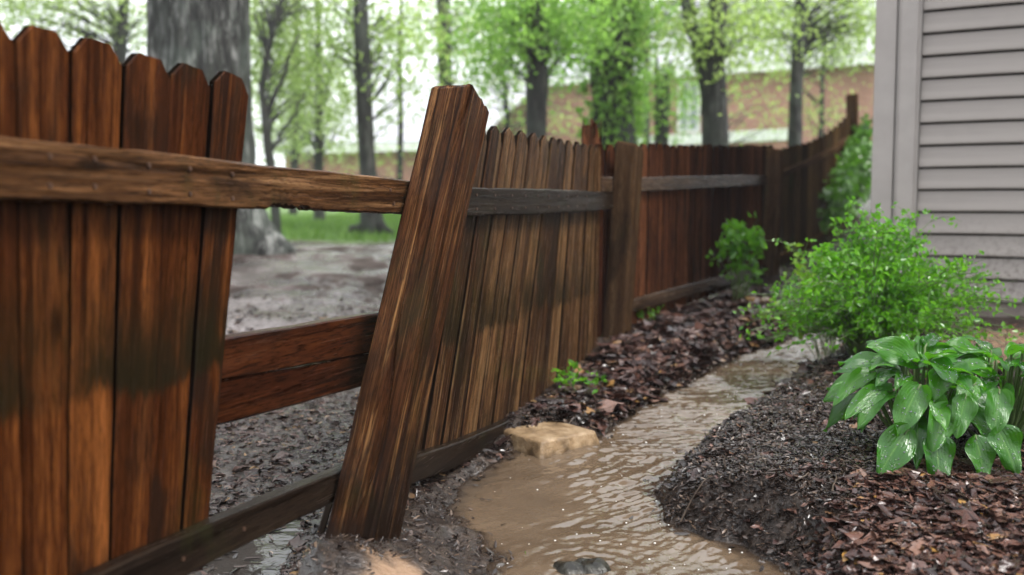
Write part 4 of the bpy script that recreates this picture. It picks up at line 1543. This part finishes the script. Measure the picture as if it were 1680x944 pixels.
def hosta_leaf(parent, b, tip, W, arch, r, nrm=None, petiole=None, tint=0.5):
    b, tip = np.array(b, float), np.array(tip, float)
    L = np.linalg.norm(tip - b)
    mid = (b + tip) / 2 + np.array([0, 0, arch])
    nu, nv = 14, 8
    V, UVa, Fc = [], [], []
    ph = r.uniform(0, 6)
    for i in range(nu + 1):
        u = i / nu
        c_ = (1 - u) ** 2 * b + 2 * u * (1 - u) * mid + u * u * tip
        tg = unit(2 * (1 - u) * (mid - b) + 2 * u * (tip - mid))
        hint = nrm if nrm is not None else np.array([0, -0.35, 1.0])
        side = unit(np.cross(tg, hint))
        up = np.cross(side, tg)
        w_ = W * 0.5 * (1.72 * (u + 0.015) ** 0.55 * (1 - u) ** 0.80 * (1.0 + 0.25 * (1 - u)))
        for j in range(nv + 1):
            v_ = -1 + 2 * j / nv
            cup = 0.30 * W * (abs(v_) ** 1.5) * (1 - u) * 0.55
            wav = 0.055 * W * math.sin(u * 9 + ph + v_ * 2) * abs(v_) * 2
            vein = 0.012 * W * math.cos(v_ * 16)
            V.append(c_ + side * (w_ * v_) + up * (cup + wav + vein - 0.03 * W * (abs(v_) < 0.05)))
            UVa.append((u, v_, 0))
    for i in range(nu):
        for j in range(nv):
            a = i * (nv + 1) + j
            Fc.append((a, a + 1, a + nv + 2, a + nv + 1))
    me = mesh_from("leaf", V, Fc, M['hosta'], True, {'leafuv': ('FLOAT_VECTOR', 'POINT', UVa), 'tint': ('FLOAT', 'POINT', np.full(len(V), tint))})
    lf = part("leaf", me, parent)
    if petiole is not None:
        q = np.array(petiole, float)
        m1 = q * 0.35 + b * 0.65 + np.array([0, 0, -0.01])
        v, f = tube([q, m1, b, mid * 0.25 + b * 0.75], [0.005, 0.0042, 0.0035, 0.002], 5, cap=False)
        part("petiole", mesh_from("petiole", v, f, M['stem'], True), lf)
    for _ in range(int(r.integers(8, 26))):
        i, j = r.integers(2, nu - 1), r.integers(1, nv)
        p0 = V[i * (nv + 1) + j]; p1 = V[i * (nv + 1) + j + 1]; p2 = V[(i + 1) * (nv + 1) + j]
        nn = unit(np.cross(p1 - p0, p2 - p0)); nn = nn if nn[2] > 0 else -nn
        DROPS.append((parent, p0 + nn * 0.0006, r.uniform(0.0012, 0.0032)))
    return lf


def hosta(label, c, n, reach, h, seed, front, avoid=None):
    r = np.random.default_rng(seed)
    t = thing("hosta", label, "hosta", tuple(c), "hosta plants in the mulch bed")
    c = np.array(c, float)
    for k in range(n):
        an = 2 * math.pi * (k * 0.381966 + r.uniform(-0.03, 0.03))
        lev = (k + 0.5) / n              # 0 inner/top .. 1 outer/low
        o_ = np.array([math.cos(an), math.sin(an), 0])
        LL = r.uniform(0.085, 0.16)
        rb = reach * (0.10 + 0.42 * lev) * r.uniform(0.85, 1.15)
        zb = h * (1.0 - 0.55 * lev ** 1.3) * r.uniform(0.88, 1.05)
        b = c + o_ * rb + np.array([0, 0, zb])
        el = lerp(0.20, -0.85, lev ** 1.2) + r.uniform(-0.15, 0.15)
        tip = b + (o_ * math.cos(el) + np.array([0, 0, math.sin(el)])) * LL
        tip[2] = max(tip[2], c[2] + 0.012)
        hosta_leaf(t, b, tip, LL * r.uniform(0.40, 0.60), 0.035 * (0.5 + lev), r, None, c + o_ * 0.02, r.uniform(0.1, 0.9))
    for (b, tip, db, dt, w_, ar, ti) in front:
        B_, T_ = at(b[0], b[1], db), at(tip[0], tip[1], dt)
        hosta_leaf(t, B_, T_, w_, ar, r, np.array([0.0, -1.0, 0.55]), c + np.array([0, 0, 0.02]), ti)
    return t


p = on_z(1505, 742, 0.17)
hosta("bushy glossy hosta with drooping front leaves, left one of the pair in the mulch", (p[0], p[1], hgt(p[0], p[1]) - 0.01), 50, 0.27, 0.27, 5,
      [((1490, 705), (1440, 785), 2.38, 2.33, 0.105, 0.012, 0.35), ((1535, 715), (1543, 802), 2.36, 2.31, 0.095, 0.014, 0.2), ((1510, 632), (1472, 716), 2.40, 2.36, 0.095, 0.02, 0.5),
       ((1555, 665), (1530, 742), 2.38, 2.33, 0.09, 0.015, 0.6), ((1545, 612), (1533, 658), 2.44, 2.40, 0.075, 0.02, 0.8), ((1450, 640), (1385, 690), 2.5, 2.44, 0.06, 0.03, 0.6),
       ((1435, 610), (1366, 668), 2.55, 2.5, 0.055, 0.04, 0.7), ((1505, 600), (1420, 570), 2.52, 2.5, 0.09, 0.03, 0.5), ((1500, 605), (1500, 556), 2.56, 2.66, 0.12, 0.03, 0.7),
       ((1525, 602), (1528, 558), 2.56, 2.66, 0.09, 0.03, 0.4)])
p = on_z(1640, 735, 0.17)
hosta("glossy hosta at the edge of the view, right one of the pair in the mulch", (p[0], p[1], hgt(p[0], p[1]) - 0.01), 46, 0.26, 0.26, 6,
      [((1600, 715), (1618, 795), 2.36, 2.32, 0.085, 0.015, 0.4), ((1635, 700), (1668, 780), 2.36, 2.32, 0.10, 0.015, 0.3), ((1585, 650), (1570, 720), 2.38, 2.34, 0.075, 0.015, 0.6),
       ((1600, 630), (1568, 680), 2.42, 2.38, 0.07, 0.02, 0.8), ((1640, 640), (1632, 715), 2.4, 2.35, 0.085, 0.015, 0.5), ((1615, 600), (1612, 567), 2.6, 2.68, 0.07, 0.02, 0.7)])
# drops, one mesh per plant
ico = bmesh.new(); bmesh.ops.create_icosphere(ico, subdivisions=1, radius=1.0)
iv = np.array([v_.co[:] for v_ in ico.verts]); if_ = [tuple(v_.index for v_ in f_.verts) for f_ in ico.faces]; ico.free()
for par in {d_[0].name: d_[0] for d_ in DROPS}.values():
    a = Acc()
    for q in [d_ for d_ in DROPS if d_[0] is par]:
        a.add(iv * np.array([1, 1, 0.7]) * q[2] + q[1], if_)
    part("water_drops", a.mesh("water_drops", M['drop'], True), par, kind='stuff')


# ------------------------------------------------------------------ stones
def stone(name, label, cat, P, dims, rot, mat, seed, rad=0.02, amp=0.004, skew=0.0):
    """rounded block: a fine cube grid pushed onto a rounded box, then worn by noise."""
    bm = bmesh.new()
    bmesh.ops.create_cube(bm, size=2.0)
    bmesh.ops.subdivide_edges(bm, edges=bm.edges[:], cuts=22, use_grid_fill=True)
    h = np.array(dims) / 2
    V = np.array([v_.co[:] for v_ in bm.verts]) * h
    inn = h - rad
    c_ = np.clip(V, -inn, inn)
    dlt = V - c_
    nn = dlt / (np.linalg.norm(dlt, axis=1)[:, None] + 1e-9)
    V = c_ + nn * rad
    big = fbm(V[:, 0] * 9 + V[:, 2] * 6, V[:, 1] * 9 - V[:, 2] * 5, seed, 3)
    mid = fbm(V[:, 0] * 32 + V[:, 2] * 25, V[:, 1] * 32 - V[:, 2] * 21, seed + 2, 3)
    fine = fbm(V[:, 0] * 110 + V[:, 2] * 80, V[:, 1] * 110 - V[:, 2] * 90, seed + 5, 2)
    dirn = V / (np.linalg.norm(V, axis=1)[:, None] + 1e-9) * np.array([1, 1, 1.4])
    V = V + dirn * (amp * (1.5 * big + 0.8 * mid + 0.25 * fine))[:, None]
    V[:, 0] += skew * V[:, 1]
    V[:, :2] *= (1 - 0.10 * (V[:, 2] / h[2]))[:, None]
    for v_, q in zip(bm.verts, V):
        v_.co = q
    me = bpy.data.meshes.new(name)
    bm.to_mesh(me); bm.free()
    me.materials.append(mat)
    me.polygons.foreach_set("use_smooth", np.ones(len(me.polygons), bool))
    o = bpy.data.objects.new(name, me)
    put(o, None, Matrix.Translation(Vector([float(q) for q in P])) @ Matrix.Rotation(rot, 4, 'Z'))
    tag(o, label, cat)
    return o


m = NT("tan_sandstone")
P_ = m.coord()
n1 = m.noise(P_, 17, 6, 0.65); n2 = m.noise(P_, 70, 5, 0.7)
c = m.ramp(n1, [(0.35, (0.12, 0.076, 0.038)), (0.5, (0.25, 0.165, 0.088)), (0.66, (0.38, 0.275, 0.17))])
c = m.mix(m.mr(n2, 0.5, 0.75, 0, 0.5), c, (0.07, 0.042, 0.02))
zl = m.math('ADD', m.sep(P_)[2], m.math('MULTIPLY', m.math('SUBTRACT', n1, 0.5), 0.05))
c = m.mix(m.mr(zl, 0.018, -0.012, 0, 0.75), c, (0.045, 0.026, 0.012))
m.base(c, m.math('ADD', 0.18, m.math('MULTIPLY', n2, 0.35)), 0.4, m.bump(m.math('ADD', n2, n1), 0.8, 0.006))
sp_ = on_z(899, 731, 0.02)
stone("flat_stone", "flat tan block of stone set in the edge of the muddy water", "stone", (sp_[0], sp_[1], 0.028), (0.275, 0.250, 0.090), R(42), m.m, 3, rad=0.009, amp=0.0026, skew=0.12)
m = NT("wet_dark_rock")
n2 = m.noise(m.coord(), 40, 5, 0.65)
m.base(m.ramp(n2, [(0.35, (0.006, 0.005, 0.004)), (0.7, (0.026, 0.024, 0.016))]), 0.16, 0.35, m.bump(n2, 0.6, 0.01))
stone("dark_rock", "small wet black rock with the stream swirling round it at the bottom", "rock", (ROCK[0], ROCK[1] + 0.01, -0.020), (0.15, 0.10, 0.075), R(10), m.m, 8, rad=0.034, amp=0.008)


# ------------------------------------------------------------------ litter, mulch, grass
def litter_mat(name, stops, rough=0.3, spec=0.5):
    m = NT(name)
    t = m.attr('tint')
    c = m.ramp(t, stops)
    n = m.noise(m.pos(), 120, 3, 0.6)
    c = m.mix(m.mr(n, 0.4, 0.7, 0, 0.4), c, (0.02, 0.014, 0.012))
    m.base(c, m.math('ADD', rough - 0.16, m.math('MULTIPLY', n, 0.24)), spec, m.bump(n, 0.4, 0.003))
    return m.m


M['mulch'] = litter_mat("wet_black_mulch", [(0.0, (0.008, 0.005, 0.004)), (0.6, (0.028, 0.018, 0.014)), (0.9, (0.075, 0.050, 0.038)), (1.0, (0.16, 0.11, 0.075))], 0.27, 0.5)
M['litter'] = litter_mat("wet_leaf_litter", [(0.0, (0.014, 0.008, 0.008)), (0.45, (0.048, 0.022, 0.018)), (0.8, (0.105, 0.048, 0.034)), (0.95, (0.17, 0.095, 0.07)), (1.0, (0.26, 0.14, 0.035))], 0.32, 0.4)
M['yard_litter'] = litter_mat("grey_yard_litter", [(0.0, (0.009, 0.0055, 0.005)), (0.5, (0.040, 0.024, 0.020)), (0.9, (0.085, 0.053, 0.044)), (1.0, (0.17, 0.10, 0.04))], 0.24, 0.22)


def scatter(n, box, accept, r):
    x = r.uniform(box[0], box[1], n); y = r.uniform(box[2], box[3], n)
    w_ = accept(x, y)
    k = r.uniform(0, 1, n) < w_
    x, y = x[k], y[k]
    z = height(x, y)
    return np.stack([x, y, z], -1)


def ground_leaves(name, P, size, aspect, mat, label, r, lift=0.004, tilt=0.35, fold=0.06, curl=0.10, lobed=False):
    n = len(P)
    size = size * np.clip(r.lognormal(-0.1, 0.55, n), 0.3, 3.0)
    an = r.uniform(0, 2 * math.pi, n)
    d = np.stack([np.cos(an), np.sin(an), r.normal(0, tilt, n)], -1)
    d /= np.linalg.norm(d, axis=1)[:, None]
    nrm = np.stack([r.normal(0, tilt, n), r.normal(0, tilt, n), np.ones(n)], -1)
    side = np.cross(d, nrm); side /= np.linalg.norm(side, axis=1)[:, None]
    nn = np.cross(side, d)
    L = size[:, None]; asp = (aspect * r.uniform(0.6, 1.3, n))[:, None]
    b = P + np.array([0, 0, lift]) - d * L * 0.5
    cu = (curl * r.normal(0, 1, n))[:, None]
    fo = (fold * r.normal(0.3, 1, n))[:, None]
    if lobed:
        us, ws = [0.16, 0.34, 0.48, 0.62, 0.82], [0.26, 0.52, 0.24, 0.40, 0.16]
    else:
        us, ws = [0.22, 0.70], [0.40, 0.36]
    cols = [b]
    jit = lambda: r.uniform(0.65, 1.35, (n, 1))
    hz = lambda u: nn * L * cu * (u * u) 
    for sgn in (1, -1):
        seq = list(zip(us, ws)) if sgn == 1 else list(zip(us, ws))[::-1]
        for u, w_ in seq:
            cols.append(b + d * L * u + side * L * asp * w_ * sgn * jit() + nn * L * fo * w_ * 2 + hz(u) + nn * L * (0.05 * r.normal(0, 1, (n, 1)) if lobed else 0))
        if sgn == 1:
            cols.append(b + d * L + hz(1.0))
    V = np.stack(cols, 1)
    m_ = V.shape[1]
    V = V.reshape(-1, 3)
    o6 = np.arange(n)[:, None] * m_
    Fc = np.concatenate([o6 + np.array([0, k, k + 1]) for k in range(1, m_ - 1)], 1).reshape(-1, 3)
    t = np.repeat(r.uniform(0, 1, n), m_)
    o = bpy.data.objects.new(name, mesh_from(name, V, Fc, mat, False, {'tint': ('FLOAT', 'POINT', t)}))
    put(o)
    o['kind'] = 'stuff'
    o['label'] = label
    return o


def fside(x, y):
    xf = np.where(y < 4.9, -0.285 + (y - 2.45) * 0.3225, 0.50 + (y - 4.95) * 0.515)
    return x - xf


r = np.random.default_rng(77)
bedx = lambda x, y: (stream_sd(x, y) > 0.008) & (x > 0.25 + 0.0 * y) & (fside(x, y) > 0.55)


def right_of_stream(x, y):
    cxs = np.interp(y, [1.2, 2.0, 2.6, 3.2, 4.0, 5.2], [0.3, 0.35, 0.42, 0.75, 1.25, 1.7])
    return x > cxs - 0.02


BROWN = np.array([on_z(*q, 0.11)[:2] for q in [(1180, 960), (1230, 880), (1380, 830), (1560, 800), (1750, 810), (1800, 1050), (1200, 1050)]])
dry = lambda x, y: np.clip(0.5 - sdist(BROWN, x, y) / 0.25 + 0.5 * vnoise(x * 7, y * 7, 91), 0, 1)
ok_bed = lambda x, y: ((stream_sd(x, y) > 0.006) & right_of_stream(x, y) & (np.array(C0)[None, 0] + 0 * x > -9)).astype(float)
clay = lambda x, y: 1 - 0.92 * sstep(0.10, -0.02, sdist(np.array(CLAY), x, y))
P = scatter(430000, (0.15, 2.4, 1.45, 4.6), lambda x, y: ok_bed(x, y) * (1 - 0.6 * dry(x, y)) * clay(x, y) * np.clip(1.6 - (y - 1.5) * 0.35, 0.2, 1), r)
ground_leaves("mulch", P, 0.0115, 0.30, M['mulch'], "black shredded wet mulch of the planting bed", r, tilt=0.30, lift=0.005)
P = scatter(60000, (0.15, 2.4, 1.45, 4.8), lambda x, y: ok_bed(x, y) * (0.05 + 0.95 * dry(x, y)) * clay(x, y), r)
ground_leaves("leaf_litter", P, 0.028, 0.62, M['litter'], "matted brown dead leaves over the mulch bed", r, tilt=0.20, lift=0.008, lobed=True)
P = scatter(60000, (0.15, 2.4, 1.45, 4.8), lambda x, y: ok_bed(x, y) * (0.02 + 0.98 * dry(x, y)) * clay(x, y), r)
ground_leaves("leaf_crumbs", P, 0.014, 0.5, M['litter'], "crumbled brown leaf bits over the mulch bed", r, tilt=0.45, lift=0.008)
bank = lambda x, y: ((stream_sd(x, y) > 0.004) & (fside(x, y) > 0.02) & ~right_of_stream(x, y)).astype(float)
P = scatter(70000, (-0.1, 3.4, 3.0, 9.5), lambda x, y: bank(x, y) * np.clip((y - 3.4) * 1.2 + 0.3, 0.15, 1), r)
ground_leaves("leaf_litter", P, 0.048, 0.62, M['litter'], "reddish brown dead leaves on the bank between fence and stream", r, tilt=0.22, lift=0.012, lobed=True)
P = scatter(45000, (-0.1, 2.2, 2.8, 6.0), bank, r)
ground_leaves("leaf_crumbs", P, 0.022, 0.45, M['mulch'], "dark wet crumbs between the leaves on the bank", r, tilt=0.45, lift=0.008)
P = scatter(42000, (-0.65, 0.8, 1.55, 4.2), lambda x, y: ((stream_sd(x, y) > 0.0) & (puddle_sd(x, y) > 0) & ((fside(x, y) > -0.05) | (y < 2.3)) & ~right_of_stream(x, y)) * (0.95 - 0.9 * sstep(0.03, -0.01, sdist(np.array(SAND), x, y))), r)
ground_leaves("mulch", P, 0.0105, 0.32, M['mulch'], "black soaked debris round the foot of the fence", r, tilt=0.4)
yd = lambda x, y: ((fside(x, y) < 0.0) & (puddle_sd(x, y) > -0.02)) * np.clip(1.25 - (y - 2.2) * 0.25, 0.0, 1) ** 1.3
P = scatter(36000, (-1.9, 0.9, 1.7, 7.2), yd, r)
ground_leaves("leaf_litter", P, 0.024, 0.55, M['yard_litter'], "grey soaked leaves trodden into the yard behind the fence", r, tilt=0.08, lift=0.004, lobed=True)
P = scatter(60000, (-1.9, 0.9, 1.7, 6.0), yd, r)
ground_leaves("leaf_crumbs", P, 0.011, 0.35, M['yard_litter'], "dark soaked scraps trodden into the yard behind the fence", r, tilt=0.14, lift=0.005)
P = scatter(60000, (-0.4, 2.2, 1.5, 5.6), lambda x, y: (lambda q: np.where((q < 0.004) & (q > -0.11), 0.55 * np.exp(np.minimum(q, 0) / 0.028) * (0.35 + 0.65 * (vnoise(x * 6, y * 6, 63) > -0.1)), 0))(stream_sd(x, y)), r)
P[:, 2] = water_z(P[:, 0], P[:, 1]) + 0.001
ground_leaves("waterline_debris", P, 0.016, 0.34, M['mulch'], "dark wet scraps washed up along the edges of the stream", r, tilt=0.22, lift=0.003)
a = Acc()
for k in range(240):
    if k < 130:
        x_, y_ = r.uniform(0.3, 2.0), r.uniform(1.5, 3.6)
        if stream_sd(np.array([x_]), np.array([y_]))[0] < 0.02 or not right_of_stream(x_, y_):
            continue
    else:
        x_, y_ = r.uniform(-0.4, 1.6), r.uniform(3.0, 6.5)
        if stream_sd(np.array([x_]), np.array([y_]))[0] < 0.02 or fside(np.array([x_]), np.array([y_]))[0] < 0.05:
            continue
    an, ln = r.uniform(0, math.pi), r.uniform(0.03, 0.11)
    q = [np.array([x_, y_, 0]) + np.array([math.cos(an), math.sin(an), 0]) * ln * (t_ - 0.5) + r.normal(size=3) * 0.003 for t_ in (0, 0.35, 0.7, 1)]
    q = [np.array([p_[0], p_[1], hgt(p_[0], p_[1]) + 0.010]) for p_ in q]
    a.add(*tube(q, [0.0022, 0.002, 0.0016, 0.001], 5))
o = part("twigs", a.mesh("twigs", M['twig']), None, kind='stuff', label='thin dead twigs lying on the wet mulch and leaves')
# white bubbles carried on the stream
a = Acc()
nb = 0
while nb < 130:
    x_, y_ = r.uniform(-0.1, 1.7), r.uniform(1.75, 5.0)
    sdv = stream_sd(np.array([x_]), np.array([y_]))[0]
    if sdv > -0.01 or r.uniform() > (1.0 if sdv > -0.05 else 0.45) * np.clip(0.9 + 0.9 * float(vnoise(np.array(x_ * 5), np.array(y_ * 5), 71)), 0.05, 1):
        continue
    rb = r.uniform(0.0010, 0.0028)
    z_ = float(ripples(np.array([x_]), np.array([y_]), np.array([sdv]))[0])
    a.add(iv * np.array([1.3, 1.0, 0.7]) * rb + np.array([x_, y_, z_ + rb * 0.25]), if_)
    nb += 1
mb = NT("foam_bubble"); mb.base((0.75, 0.74, 0.72), 0.08, 0.8)
part("foam_bubbles", a.mesh("foam_bubbles", mb.m, True), None, kind='stuff', label='white flecks of foam carried on the muddy stream')
# floating scraps in the puddle
P = scatter(1400, (-1.0, 0.0, 1.6, 2.9), lambda x, y: (puddle_sd(x, y) < 0.0) * 0.5, r)
P[:, 2] = 0.0
ground_leaves("leaf_litter", P, 0.03, 0.25, M['mulch'], "dark scraps floating on the puddle", r, tilt=0.12, lift=0.003)

# grass band beyond the mud
m = leafy("yard_grass", (0.06, 0.15, 0.015), (0.15, 0.28, 0.035), 0.3, 0.5)
P = scatter(60000, (-9, 3, 11.5, 24), lambda x, y: sstep(11.8, 13.6, y + 0.9 * vnoise(x * 0.8, y * 0.8, 21)) * (fside(x, y) < -0.3), r)
n = len(P)
an = r.uniform(0, 2 * math.pi, n); h = r.uniform(0.05, 0.14, n); wd = r.uniform(0.006, 0.014, n)
sd_ = np.stack([np.cos(an), np.sin(an), 0 * an], -1) * wd[:, None]
tip = P + np.stack([r.normal(0, 0.04, n), r.normal(0, 0.04, n), h], -1)
V = np.stack([P - sd_, P + sd_, tip], 1).reshape(-1, 3)
Fc = np.arange(3 * n).reshape(-1, 3)
o = bpy.data.objects.new("grass", mesh_from("grass", V, Fc, m, False, {'tint': ('FLOAT', 'POINT', np.repeat(r.uniform(0, 1, n), 3))}))
put(o); o['kind'] = 'stuff'; o['label'] = 'bright wet grass beyond the muddy yard'

# ------------------------------------------------------------------ rain haze
hm = bpy.data.materials.new("haze")
hm.use_nodes = True
hn = hm.node_tree.nodes
hn.remove(hn["Principled BSDF"])
pv = hn.new("ShaderNodeVolumePrincipled")
pv.inputs['Color'].default_value = (0.93, 0.96, 1.0, 1)
pv.inputs['Density'].default_value = 0.0013
for s_ in ('Density Attribute', 'Temperature Attribute', 'Color Attribute'):
    if s_ in pv.inputs:
        pv.inputs[s_].default_value = ""
hm.node_tree.links.new(pv.outputs[0], hn["Material Output"].inputs['Volume'])
v, f = box_vf(-420, 420, -420, 920, -4, 16)
o = bpy.data.objects.new("haze", mesh_from("haze", v, f, hm))
put(o); o['kind'] = 'stuff'; o['label'] = 'thin pale rain haze in the air'
